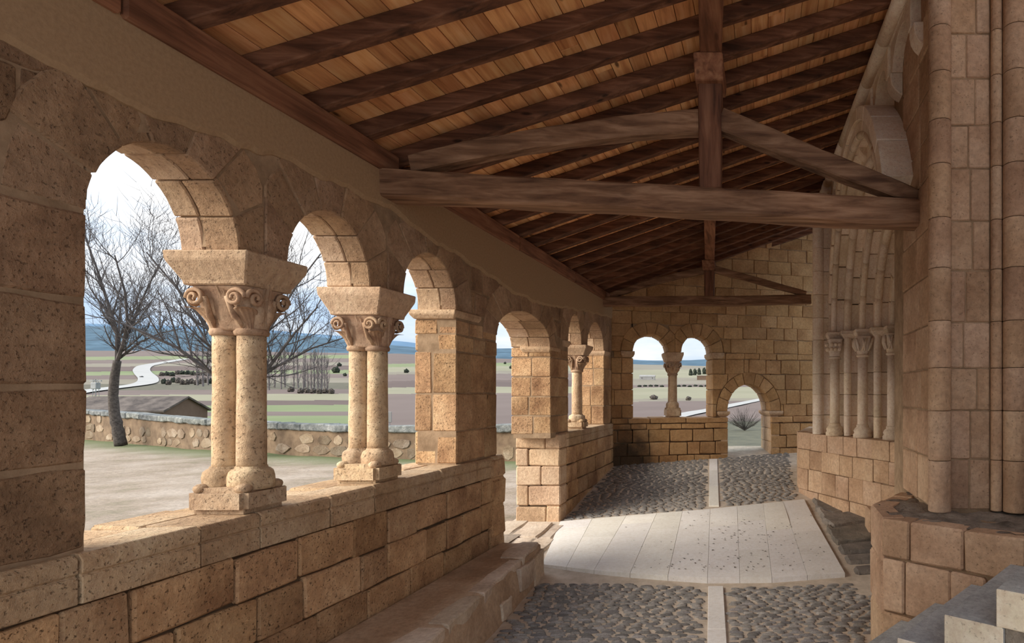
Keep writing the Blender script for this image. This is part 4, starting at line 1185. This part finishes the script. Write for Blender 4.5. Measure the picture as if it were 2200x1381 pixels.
# ------------------------------------------------------------------ outside: yard, wall, valley
YW = [(-34, 27.5, 1.38), (-28.9, 26, 1.30), (-21.2, 22.2, 1.11), (-16, 20, 1.03), (-12, 18.6, 1.0), (-9, 18.2, 1.05), (-7.3, 17.9, 1.08), (-4.6, 17.6, 1.1)]
ground = struct('ground', 'bare dirt churchyard with grassy edges below the arcade')
bm = bmesh.new(); gy = {}; grs = []
def yard_edge(x): return interp(x, [(a, b) for a, b, c in YW])
for i in range(64):
    x = -34.5+i*.5
    if i == 63: x = -3.45
    ye = yard_edge(x)+.2
    for j in range(46):
        y = lerp(-14.0, ye, j/45)
        gy[(i, j)] = bm.verts.new((x, y, -.02+.05*noise.noise(Vector((x*.5, y*.5, 0)))+.012*noise.noise(Vector((x*2.5, y*2.5, 3)))))
        grs.append(clamp(1-(ye-y)/3.2, 0, 1))
for i in range(63):
    for j in range(45): bm.faces.new((gy[(i, j)], gy[(i+1, j)], gy[(i+1, j+1)], gy[(i, j+1)]))
yo = from_bm('yard_soil', bm, None, ground, True)
m, nt_, b_ = new_mat('yard_soil')
tc_ = N(nt_, 'ShaderNodeTexCoord')
n1_ = N(nt_, 'ShaderNodeTexNoise', inp={'Scale': .55, 'Detail': 9, 'Roughness': .68}); L(nt_, tc_.outputs['Object'], n1_.inputs['Vector'])
n2_ = N(nt_, 'ShaderNodeTexNoise', inp={'Scale': 14, 'Detail': 6, 'Roughness': .75}); L(nt_, tc_.outputs['Object'], n2_.inputs['Vector'])
c_ = ramp(nt_, n1_.outputs['Fac'], [(.36, (.19, .155, .10)), (.46, (.26, .20, .145)), (.62, (.34, .275, .215))])
c_ = mixc(nt_, .7, c_, ramp(nt_, n2_.outputs['Fac'], [(.3, g3(.3)), (.7, g3(.72))]), 'OVERLAY')
at_ = N(nt_, 'ShaderNodeAttribute', attribute_name='grassy')
gf_ = math_n(nt_, 'MULTIPLY', at_.outputs['Fac'], math_n(nt_, 'GREATER_THAN', math_n(nt_, 'ADD', n2_.outputs['Fac'], math_n(nt_, 'MULTIPLY', at_.outputs['Fac'], .35)), .62))
c_ = mixc(nt_, gf_, c_, (.10, .13, .05))
L(nt_, c_, b_.inputs['Base Color']); b_.inputs['Roughness'].default_value = .95
bp_ = N(nt_, 'ShaderNodeBump', inp={'Strength': .7, 'Distance': .04}); L(nt_, n2_.outputs['Fac'], bp_.inputs['Height']); L(nt_, bp_.outputs[0], b_.inputs['Normal'])
yo.data.materials.append(m)
at = yo.data.attributes.new('grassy', 'FLOAT', 'POINT')
for i, v in enumerate(yo.data.vertices):
    at.data[i].value = grs[i]
# yard wall
yw = tag(empty('yard_wall'), 'low rubble wall with lichen-grey coping along the churchyard edge', 'wall')
yw['kind'] = 'structure'
rr_ = random.Random(5)
for (x0, y0, h0), (x1, y1, h1) in zip(YW, YW[1:]):
    p0, p1 = Vector((x0, y0, 0)), Vector((x1, y1, 0)); d = p1-p0; ln = d.length
    fr = Fr(p0, d, (0, 0, 1), (d.y, -d.x, 0))
    if fr.w.dot(-p0) < 0: fr = Fr(p0, d, (0, 0, 1), (-d.y, d.x, 0))
    bm = prism_bm([(0, -.4), (ln, -.4), (ln, h1-.14), (0, h0-.14)], fr, -.45, -.02, 0)
    from_bm('wall_core', bm, M['wallbed'], yw)
    u = 0
    while u < ln-.1:
        e = min(u+rr_.uniform(.9, 1.7), ln)
        if ln-e < .4: e = ln
        ha, hb = lerp(h0, h1, u/ln), lerp(h0, h1, e/ln)
        nb = 7
        bot = [(lerp(u, e, q/nb), lerp(ha, hb, q/nb)-.19-.05*rr_.random()) for q in range(nb+1)]
        block('coping_stone', bot+[(e-.01, hb+rr_.uniform(-.02, .02)), (u+.01, ha+rr_.uniform(-.02, .02))], fr, -.52, .07+rr_.uniform(-.02, .03), M['coping'], yw, bev=.03, jit=.012)
        u = e
    v = .04
    while v < .85:
        u = rr_.uniform(0, .5)
        hh = rr_.uniform(.26, .38)
        while u < ln-.25:
            le = rr_.uniform(.35, .85)
            if rr_.random() < .72:
                k = rr_.choice((6, 7, 8, 9))
                cxx, cyy = u+le/2, v+hh/2
                p = [(cxx+math.cos(2*math.pi*q/k)*le*.52*rr_.uniform(.72, 1.1), cyy+math.sin(2*math.pi*q/k)*hh*.58*rr_.uniform(.72, 1.12)) for q in range(k)]
                if max(q[1] for q in p) < lerp(h0, h1, u/ln)-.17: block('stone', p, fr, -.2, .002+rr_.uniform(-.012, .012), M['wallstone'], yw, bev=.012, jit=.02)
            u += le+.05
        v += hh+.03
# terrain beyond
def base_py(a): return interp(a, [(-1.6, 750), (-1.11, 753), (-.85, 755), (-.6, 760), (-.42, 771), (-.2, 783), (-.05, 787), (.3, 790)])
NEAR = [(13, .15), (15, .05), (18, -.4), (24, -1.0), (32, -1.4), (42, -1.6), (60, -1.6), (80, -1.3), (105, -.9)]
def tz(x, y):
    D = max(y, 13.0); a = x/D
    if D <= 105: return interp(D, NEAR)-1.6*clamp((-.2-a)/.08, 0, 1)*clamp((34-D)/4, 0, 1)+ .05*noise.noise(Vector((x*.1, y*.1, 0)))
    py105 = 845+2.9*1300/105
    t = math.log(D/105)/math.log(1700/105)
    py = lerp(py105, base_py(a), 1-(1-clamp(t, 0, 1))**1.8)
    z = EYE+(CY-py)*D/FPX
    return z+.0008*D*noise.noise(Vector((a*14, math.log(D)*5, 0)))
land = struct('landscape', 'patchwork of ploughed and green winter fields rising across the valley')
Ds = [13.5]
while Ds[-1] < 1720: Ds.append(Ds[-1]*1.018)
AS = [-1.75+.008*k for k in range(0, 295)]
bm = bmesh.new(); gl_ = []
for i, D in enumerate(Ds):
    r = []
    for a in AS:
        Dd = D*(1+.05*math.sin(a*5+.6)*clamp((D-100)/100, 0, 1)+.03*a*clamp((D-60)/60, 0, 1))
        r.append(bm.verts.new((a*Dd, Dd, tz(a*Dd, Dd))))
    gl_.append(r)
pal = ['scrub', 'field_green', 'field_tan', 'field_mauve', 'field_brown', 'field_straw']
rt = random.Random(23)
i = 0; bandid = []
while i < len(Ds):
    h = rt.choice((1, 2, 3, 3, 4)) if Ds[i] > 90 else 30
    seg = []; k = 0
    while k < len(AS):
        w = rt.choice((9, 14, 22, 30)); seg.append((k, k+w, rt.choice((1, 1, 2, 3, 3, 4, 5, 2)))); k += w
    for q in range(h): bandid.append((seg, Ds[i] <= 90))
    i += h
FL = [(893, 1), (884, 3), (870, 1), (860, 4), (846, 5), (836, 3), (822, 0), (812, 2), (803, 3), (795, 1), (785, 4), (778, 2), (770, 3), (763, 1), (-99, 3)]
FM = [(848, 3), (834, 5), (820, 4), (806, 3), (800, 2), (790, 5), (783, 1), (-99, 3)]
FRt = [(912, 0), (868, 3), (862, 2), (838, 5), (832, 3), (818, 2), (800, 5), (-99, 2)]
for i in range(len(Ds)-1):
    seg, nearb = bandid[i]
    for k in range(len(AS)-1):
        f = bm.faces.new((gl_[i][k], gl_[i][k+1], gl_[i+1][k+1], gl_[i+1][k]))
        sh = k+(i % 40)//2
        cc = f.calc_center_median(); a_ = AS[k]+.004
        pyc = CY-(cc.z-EYE)*FPX/cc.y+4*noise.noise(Vector((a_*5, 1, 0)))+(a_+.8)*9
        if cc.y < 30: mi = 0
        elif a_ < -.62: mi = next(m_ for t_, m_ in FL if pyc > t_)
        elif a_ < -.3: mi = next(m_ for t_, m_ in FM if pyc > t_)
        else: mi = next(m_ for t_, m_ in FRt if pyc > t_)
        f.material_index = mi
me = bpy.data.meshes.new('fields'); bm.to_mesh(me); bm.free(); me.shade_smooth()
for q in pal: me.materials.append(M[q])
link('fields', me, None, land)
def ter_hit(px, py):
    a = (px-CX)/FPX; D = 40.0
    while D < 1700:
        if CY-(tz(a*D, D)-EYE)*FPX/D <= py: break
        D *= 1.004
    return Vector((a*D, D, tz(a*D, D)))
# hills
def hills(name, label, D0, D1, D2, crest, mat, seed, amp):
    h = struct(name, label)
    bm = bmesh.new(); rows = []
    for a in [-1.8+.012*k for k in range(200)]:
        c = crest(a)+amp*noise.noise(Vector((a*6, seed, 0)))+amp*.35*noise.noise(Vector((a*31, seed, 1)))
        r = []
        for t in (0, .2, .4, .6, .8, 1.0, 1.3):
            D = lerp(D0, D1, t)
            py = lerp(base_py(a)+8, c, math.sin(min(t, 1)*math.pi/2)) if t <= 1 else c+25
            nz = 1.5*noise.noise(Vector((a*40, t*5, seed))) if 0 < t < 1 else 0
            r.append(bm.verts.new((a*D, D, EYE+(CY-py-nz)*D/FPX)))
        rows.append(r)
    for a, b in zip(rows, rows[1:]):
        for j in range(6): bm.faces.new((a[j], a[j+1], b[j+1], b[j]))
    bmesh.ops.recalc_face_normals(bm, faces=bm.faces[:])
    from_bm('hillside', bm, mat, h, True)
hills('hills', 'haze-tinted blue-green pine-covered hills beyond the fields', 1690, 2600, 2700, lambda a: interp(a, [(-1.8, 690), (-1.11, 699), (-.85, 712), (-.7, 730), (-.58, 743), (-.42, 750), (-.2, 773), (-.1, 772), (.3, 774)]), M['pine'], 3.3, 5)
hills('hills', 'haze-tinted pale blue distant ridge showing over the pine hills', 2700, 4200, 4300, lambda a: interp(a, [(-1.8, 688), (-1.11, 694), (-.85, 704), (-.7, 720), (-.58, 738), (-.42, 752), (-.2, 774), (.3, 778)]), M['far_hazed'], 8.1, 4)
# road
pts = [(150, 848), (200, 840), (250, 834), (296, 828), (316, 822), (318, 813), (308, 803), (304, 795), (312, 787), (335, 782), (370, 776), (405, 770)]
bm = bmesh.new(); pr = None
sm = []
for i in range(len(pts)-1):
    for q in range(5):
        t = q/5
        p0, p1, p2, p3 = (pts[max(i-1, 0)], pts[i], pts[i+1], pts[min(i+2, len(pts)-1)])
        sm.append(tuple(.5*((2*p1[k])+(-p0[k]+p2[k])*t+(2*p0[k]-5*p1[k]+4*p2[k]-p3[k])*t*t+(-p0[k]+3*p1[k]-3*p2[k]+p3[k])*t**3) for k in (0, 1)))
gp = [ter_hit(*q) for q in sm]
for i, p in enumerate(gp):
    d = gp[min(i+1, len(gp)-1)]-gp[max(i-1, 0)]; d.z = 0; d.normalize(); s = Vector((-d.y, d.x, 0))*lerp(2.6, 4.2, clamp((p.y-150)/300, 0, 1))
    q = [bm.verts.new((p+s*k)*1.0) for k in (-1, -.33, .33, 1)]
    for v in q: v.co.z = tz(v.co.x, v.co.y)+.35
    if pr:
        for k in range(3): bm.faces.new((pr[k], pr[k+1], q[k+1], q[k]))
    pr = q
bmesh.ops.recalc_face_normals(bm, faces=bm.faces[:])
road = struct('road', 'pale gravel road winding through the valley fields')
from_bm('road_surface', bm, M['road'], road)
def road2(pl, label, wd):
    bm = bmesh.new(); pr = None
    gp = [ter_hit(*q) for q in pl]
    for i, p in enumerate(gp):
        d = gp[min(i+1, len(gp)-1)]-gp[max(i-1, 0)]; d.z = 0; d.normalize(); s = Vector((-d.y, d.x, 0))*wd
        q = [bm.verts.new(p+s*k) for k in (-1, 0, 1)]
        for v in q: v.co.z = tz(v.co.x, v.co.y)+.15
        if pr:
            for k in range(2): bm.faces.new((pr[k], pr[k+1], q[k+1], q[k]))
        pr = q
    r = struct('road', label); from_bm('road_surface', bm, M['road'], r)
road2([(1440, 899), (1470, 892), (1500, 886), (1530, 881), (1560, 874), (1600, 866), (1640, 858), (1690, 851)], 'narrow pale track crossing the slope below the gable wall', 1.6)

ORD = 'first second third fourth fifth sixth seventh eighth ninth tenth eleventh twelfth thirteenth fourteenth fifteenth sixteenth'.split()
# bare trees
def grow(bm, p, d, r, ln, lev, rnd, maxlev, up=.12, spread=.55, curve=.18):
    n = 5 if lev < 2 else 4; pts = [p.copy()]; rads = [r]; q = p.copy(); dd = d.copy()
    for i in range(n):
        dd = (dd+Vector((rnd.uniform(-curve, curve), rnd.uniform(-curve, curve), rnd.uniform(-curve, curve)+up))).normalized()
        q = q+dd*(ln/n); pts.append(q.copy()); rads.append(r*(1-.62*(i+1)/n) if lev < maxlev else r*(1-.8*(i+1)/n))
    tube(bm, pts, rads, 6 if lev < 2 else (4 if lev < 3 else 3), lev < 2)
    if lev >= maxlev: return
    for i in range(1, len(pts)):
        for c in range(2 if lev < 2 and rnd.random() < .5 else 1):
            t = (pts[i]-pts[i-1]).normalized()
            s = Vector((rnd.uniform(-1, 1), rnd.uniform(-1, 1), rnd.uniform(-.35, .8)))
            s = (s-t*s.dot(t)).normalized()
            nd = (t*(1-spread)+s*spread).normalized()
            grow(bm, pts[i].lerp(pts[i-1], rnd.random()*.7), nd, max(rads[i]*.6, .006), ln*rnd.uniform(.45, .72), lev+1, rnd, maxlev, up, spread, curve)
def bare_tree(label, D, trunk, limbs, r0, seed, maxlev, up, curve=.16):
    rnd = random.Random(seed)
    b = PX(trunk[0][0], trunk[0][1], D)
    t = tag(empty('bare_tree', (b.x, b.y, b.z)), label, 'tree', 'leafless trees in the churchyard')
    loc = Vector(t.location)
    bm = bmesh.new()
    tp = [PX(x, y, D)-loc for x, y in trunk]
    fine = []
    for i in range(len(tp)-1):
        for q in range(4): fine.append(tp[i].lerp(tp[i+1], q/4))
    fine.append(tp[-1])
    rads = [r0*lerp(1.35, .85, clamp(i/(len(fine)-1), 0, 1))*(1+.18*noise.noise(Vector((i*.9, seed, 0)))) for i in range(len(fine))]
    tube(bm, fine, rads, 10)
    from_bm('trunk', bm, M['bark'], t, True)
    for pts, rr in limbs:
        rr = rr*.7
        bm = bmesh.new()
        dep = 0
        P = []
        dz = rnd.uniform(-.5, .5)
        for i, (x, y) in enumerate(pts): P.append(PX(x, y, D)-loc+Vector((0, dz*i, 0)))
        tube(bm, P, [rr*(1-.72*i/(len(P)-1)) for i in range(len(P))], 7)
        for i in range(1, len(P)):
            for c in range(3):
                tdir = (P[i]-P[i-1]).normalized()
                s = Vector((rnd.uniform(-1, 1), rnd.uniform(-1, 1), rnd.uniform(-.2, .8))); s = (s-tdir*s.dot(tdir)).normalized()
                grow(bm, P[i].lerp(P[i-1], rnd.random()*.8), (tdir*.55+s*.5).normalized(), rr*(1-.66*i/(len(P)-1))*.6, rnd.uniform(1.0, 2.0), 1, rnd, maxlev, up, .5, curve)
            
        from_bm('branch', bm, M['twig'], t)
    return t
bare_tree('leafless tree with a crooked trunk leaning before the yard wall', 23.3, [(260, 957), (254, 925), (246, 890), (243, 850), (246, 810), (252, 775)],
          [([(252, 778), (268, 720), (265, 660), (258, 590), (242, 505)], .11), ([(252, 775), (290, 742), (325, 700), (345, 640), (350, 570)], .10), ([(250, 785), (232, 735), (212, 690), (196, 620)], .08),
           ([(256, 770), (300, 735), (345, 715), (395, 705)], .07), ([(262, 740), (285, 660), (305, 590), (318, 540)], .07)], .14, 4, 3, .16)
bare_tree('broad leafless tree standing behind the twin column between the first and second arches', 19.4, [(515, 979), (514, 930), (512, 890), (515, 850)],
          [([(515, 860), (560, 815), (600, 765), (640, 715), (690, 660)], .10), ([(515, 855), (475, 800), (430, 750), (380, 718), (330, 690)], .10), ([(515, 850), (505, 770), (470, 690), (430, 620), (395, 560)], .09),
           ([(515, 850), (540, 770), (590, 690), (640, 610), (690, 545)], .09), ([(515, 845), (570, 790), (640, 745), (712, 715)], .08), ([(512, 860), (470, 790), (420, 715), (370, 640), (345, 590)], .07), ([(515, 840), (520, 740), (520, 640), (530, 540)], .08)], .15, 9, 3, .10)
# grove of bare poplars
def poplar_mesh(seed):
    rnd = random.Random(seed); bm = bmesh.new()
    tube(bm, [Vector((0, 0, 0)), Vector((rnd.uniform(-.2, .2), 0, 5)), Vector((0, 0, 11))], [.22, .14, .03], 5)
    for i in range(46):
        z = rnd.uniform(.6, 8.5); a = rnd.uniform(0, 6.28); ln = rnd.uniform(1.2, 2.8)*(1-z/16)
        o = Vector((math.cos(a), math.sin(a), 0)); p = Vector((0, 0, z))
        tube(bm, [p, p+o*.5*ln*.45+Vector((0, 0, ln*.55)), p+o*.6*ln*.55+Vector((0, 0, ln*1.4))], [.05, .035, .012], 3, False)
    me = bpy.data.meshes.new('poplar'); bm.to_mesh(me); bm.free(); me.materials.append(M['poplar']); return me
POP = [poplar_mesh(s) for s in range(4)]
rnd = random.Random(3)
for i, (px, py) in enumerate([(566, 832), (578, 838), (590, 833), (604, 836), (612, 832), (631, 838), (640, 833), (652, 838), (661, 841), (668, 838), (675, 842), (683, 838), (690, 842), (697, 839), (703, 843), (655, 832), (424, 828), (436, 830), (447, 827)]):
    p = ter_hit(px, py)
    o = bpy.data.objects.new('poplar_tree', POP[i % 4]); COL.objects.link(o); o.location = p; s = rnd.uniform(1.0, 1.4)*p.y/185
    o.scale = (s, s, s*rnd.uniform(.85, 1.1)); o.rotation_euler = (0, 0, rnd.uniform(0, 6))
    if i == 5: tag(o, 'bare poplar standing apart between two clumps of the grove', 'tree', 'bare poplars in the valley')
    elif i < 5: tag(o, ORD[i]+' bare poplar of the thin row, counted from the twin column beside it', 'tree', 'bare poplars in the thin row')
    elif i < 16: tag(o, ORD[i-6]+' bare grey poplar along the dense clump, counted toward the second twin column', 'tree', 'bare poplars in the dense clump')
    else: tag(o, ORD[i-16]+' bare poplar among hedges, counted from the gravel road bend', 'tree', 'bare poplars by the road')
def bush_mesh(seed):
    bm = bmesh.new()
    bmesh.ops.create_icosphere(bm, subdivisions=3, radius=1)
    for v in bm.verts:
        n = v.co.normalized(); v.co = n*(1+.45*noise.noise(n*2.2+Vector((seed, 0, 0)))+.22*noise.noise(n*6+Vector((0, seed, 0)))); v.co.z = v.co.z*.7+.45
    me = bpy.data.meshes.new('bush'); bm.to_mesh(me); bm.free(); return me
BU = [bush_mesh(s) for s in (1.1, 5.2, 8.3)]
for q, mm in zip(BU, ('bush', 'bush', 'drybush')): q.materials.append(M[mm])
def bush(px, py, w, h, k, lab, grp):
    p = ter_hit(px, py); o = bpy.data.objects.new('bush', BU[k]); COL.objects.link(o); o.location = p
    sc = p.y/FPX; o.scale = (w*sc/2, w*sc/2, h*sc/1.2); o.rotation_euler = (0, 0, rnd.uniform(0, 6))
    tag(o, lab, 'bush', grp)
for k, px in enumerate(range(348, 468, 11)): bush(px, 806+rnd.uniform(-2, 2), 9, 9, rnd.choice((0, 1, 2)), ORD[k]+' shrub from the road along the upper hedge at its bend', 'hedge shrubs by the road')
for k, px in enumerate(range(352, 470, 10)): bush(px, 824+rnd.uniform(-3, 3), 9, 12, rnd.choice((0, 2, 2)), ORD[k]+' shrub from the road in the lower brown thicket', 'thicket shrubs by the road')
for k, (px, py) in enumerate(((625, 842), (646, 845), (660, 844), (673, 845), (686, 846), (699, 845), (712, 846))): bush(px, py, 11, 12, 2, ORD[k]+' dry shrub along the foot of the dense poplar clump', 'shrubs under the poplars')
for px, py, w, lab in ((729, 787, 8, 'round dark shrub alone in the pale field above the dense poplar clump'), (873, 801, 9, 'round dark shrub alone in the field beside the third arch pier'), (722, 801, 14, 'wide grey-green shrub beside the top of the dense poplar clump'), (741, 808, 7, 'smallest round shrub beside the second twin column shaft'), (1098, 792, 7, 'round dark shrub seen through the side doorway, lower one'), (1085, 782, 5, 'tiny dark shrub seen through the side doorway, higher one')): bush(px, py, w, w, 0, lab, 'lone field shrubs')
bush(1405, 858, 16, 10, 2, 'small grey shrub at the field edge seen through the gable arch by the corner', None)
bush(1479, 860, 11, 9, 2, 'small grey shrub at the field edge beside the gable column', None)
for k, px in enumerate(q for q in range(1374, 1530, 12) if abs(q-1440) >= 16):
    bush(px, 830.5+rnd.uniform(-1, 1), 9, 4, 0, ORD[k]+' low shrub along the hedge line seen through the gable arches', 'hedge shrubs across the plain')
for k, px in enumerate((1484, 1493, 1502, 1513)): bush(px, 806-(px-1490)*.1, 8, 14, 1, ORD[k]+' dark round tree in the row behind the small brown barn', 'trees by the barn')
# twiggy bush below the gable doorway
p = ter_hit(1600, 925)
t = tag(empty('leafless_bush', p), 'leafless fan-shaped bush seen through the glass guard', 'bush')
bm = bmesh.new(); rnd2 = random.Random(12); sc = p.y/FPX
for i in range(60):
    a = rnd2.uniform(-1.2, 1.2); b = rnd2.uniform(-.8, .8)
    d = Vector((math.sin(a), math.sin(b), math.cos(a)*.9+.15)).normalized()
    ln = rnd2.uniform(30, 52)*sc
    tube(bm, [Vector((0, 0, 0)), d*ln*.5+Vector((0, 0, ln*.04)), d*ln], [.55*sc, .35*sc, .15*sc], 3, False)
    for q in range(3):
        s = (d+Vector((rnd2.uniform(-.5, .5), rnd2.uniform(-.5, .5), .2))).normalized()
        tube(bm, [d*ln*(.4+.15*q), d*ln*(.4+.15*q)+s*ln*.4], [.25*sc, .12*sc], 3, False)
from_bm('twigs', bm, M['drybush'], t)

# buildings in the valley
def house(label, c, ang, lx, ly, h, rh, wallm, roofm, windows=0):
    t = tag(empty('house', c), label, 'house'); t.rotation_euler = (0, 0, ang)
    from_bm('wall', hexa_bm(boxc(-lx, lx, -ly, ly, -1, h), 0), wallm, t)
    bm = bmesh.new()
    v = [bm.verts.new(q) for q in ((-lx, -ly, h), (-lx, ly, h), (-lx, 0, h+rh), (lx, -ly, h), (lx, ly, h), (lx, 0, h+rh))]
    bm.free()
    for q in (-lx, lx):
        bm = bmesh.new(); v = [bm.verts.new(k) for k in ((q, -ly, h), (q, ly, h), (q, 0, h+rh))]; bm.faces.new(v)
        from_bm('gable', bm, wallm, t)
    for s in (-1, 1):
        e = .12
        c8 = [Vector(q) for q in ((-lx*1.05, s*ly*1.1, h-rh*.1), (lx*1.05, s*ly*1.1, h-rh*.1), (lx*1.05, 0, h+rh), (-lx*1.05, 0, h+rh))]
        from_bm('roof_slope', hexa_bm(c8+[q+Vector((0, 0, .14)) for q in c8], 0), roofm, t)
    for i in range(windows):
        x = lerp(-lx*.7, lx*.7, i/max(1, windows-1))
        from_bm('window', hexa_bm(boxc(x-.04*lx, x+.04*lx, -ly-.05, -ly+.02, h*.35, h*.75), 0), M['darkpaint'], t)
    return t
D = 46.0
c = PX(300, 893, D); c.z -= .35
house('adobe house with a ridged tile roof just over the yard wall', c, math.radians(10), 3.1, 2.2, .75, .95, M['adobe'], M['tile'])
p = ter_hit(1391, 816); s = p.y/FPX
house('long white farm shed with two dark windows far on the plain', p, .05, 16*s, 4*s, 7*s, 3*s, M['white'], M['white'], 2)
p = ter_hit(1508, 816); s = p.y/FPX
house('small brown barn on the plain seen through the gable arches', p, .0, 10*s, 5*s, 8*s, 1*s, M['adobe'], M['adobe'])
# utility pole with transformer, sign post, car
p = PX(206, 880, 60)
t = tag(empty('utility_pole', p), 'pale lattice utility pole with crossarm beyond the yard wall', 'pole')
bm = bmesh.new(); hp = 66/FPX*60
for sx_ in (-.12, .12):
    for sy_ in (-.12, .12): tube(bm, [Vector((sx_*1.6, sy_*1.6, -1)), Vector((sx_, sy_, hp))], [.03, .025], 4)
for k in range(8):
    z = hp*k/8; tube(bm, [Vector((-.16, -.14, z)), Vector((.16, -.14, z+hp/8))], [.02, .02], 4)
from_bm('mast', bm, M['metal'], t)
from_bm('crossarm', hexa_bm(boxc(-.55, .55, -.06, .06, hp-.25, hp-.12), 0), M['metal'], t)
from_bm('transformer', hexa_bm(boxc(-.3, .3, -.25, .2, hp-1.0, hp-.35), .05), M['metal'], t)
p = PX(837, 920, 24)
t = tag(empty('sign_post', (p.x, p.y, -.5)), 'thin metal post with a small pale plate beyond the yard wall', 'post')
bm = bmesh.new(); tube(bm, [Vector((0, 0, -.6)), Vector((0, 0, 1.75))], [.022, .022], 6); from_bm('post', bm, M['metal'], t)
from_bm('plate', hexa_bm(boxc(-.10, .10, -.03, -.01, 1.35, 1.78), .01), M['white'], t)
p = ter_hit(304, 812)
t = tag(empty('car', p), 'tiny dark car driving on the pale gravel road', 'car'); s = p.y/FPX*3.2
from_bm('body', hexa_bm(boxc(-s*.5, s*.5, -s, s, .4, .4+s*.5), .1*s), M['darkpaint'], t)
from_bm('cabin', hexa_bm([Vector(q)*s+Vector((0, 0, .4)) for q in ((-.45, -.6, .5), (.45, -.6, .5), (.45, .6, .5), (-.45, .6, .5), (-.35, -.35, .85), (.35, -.35, .85), (.35, .35, .85), (-.35, .35, .85))], 0), M['metal'], t)
# fallen leaf litter on the paving
lm = bpy.data.meshes.new('leaf_scrap'); 
bm = bmesh.new(); vv = [bm.verts.new(q) for q in ((-.5, 0, 0), (0, -.3, .12), (.5, .05, .05), (.1, .35, .15))]; bm.faces.new(vv); 
bm.to_mesh(lm); bm.free(); lm.materials.append(M['rock'])
rnd = random.Random(9)
big = bmesh.new()
for i in range(330):
    x, y = rnd.gauss(-.1, .75), rnd.uniform(7.2, 10.0)
    if not in_slab(x, y, -.1) or x > .8: continue
    n0 = len(big.verts); big.from_mesh(lm); big.verts.ensure_lookup_table(); s = rnd.uniform(.014, .045)
    mt = Matrix.Translation((x, y, zfloor(x, y)+.033)) @ Matrix.Rotation(rnd.uniform(0, 6), 4, 'Z') @ Matrix.Diagonal((s, s, s, 1))
    for v in big.verts[n0:]: v.co = mt @ v.co
o = from_bm('leaf_litter', big, M['rock']); tag(o, 'dark leaf scraps scattered over the pale doorway paving', 'litter', None, 'stuff')
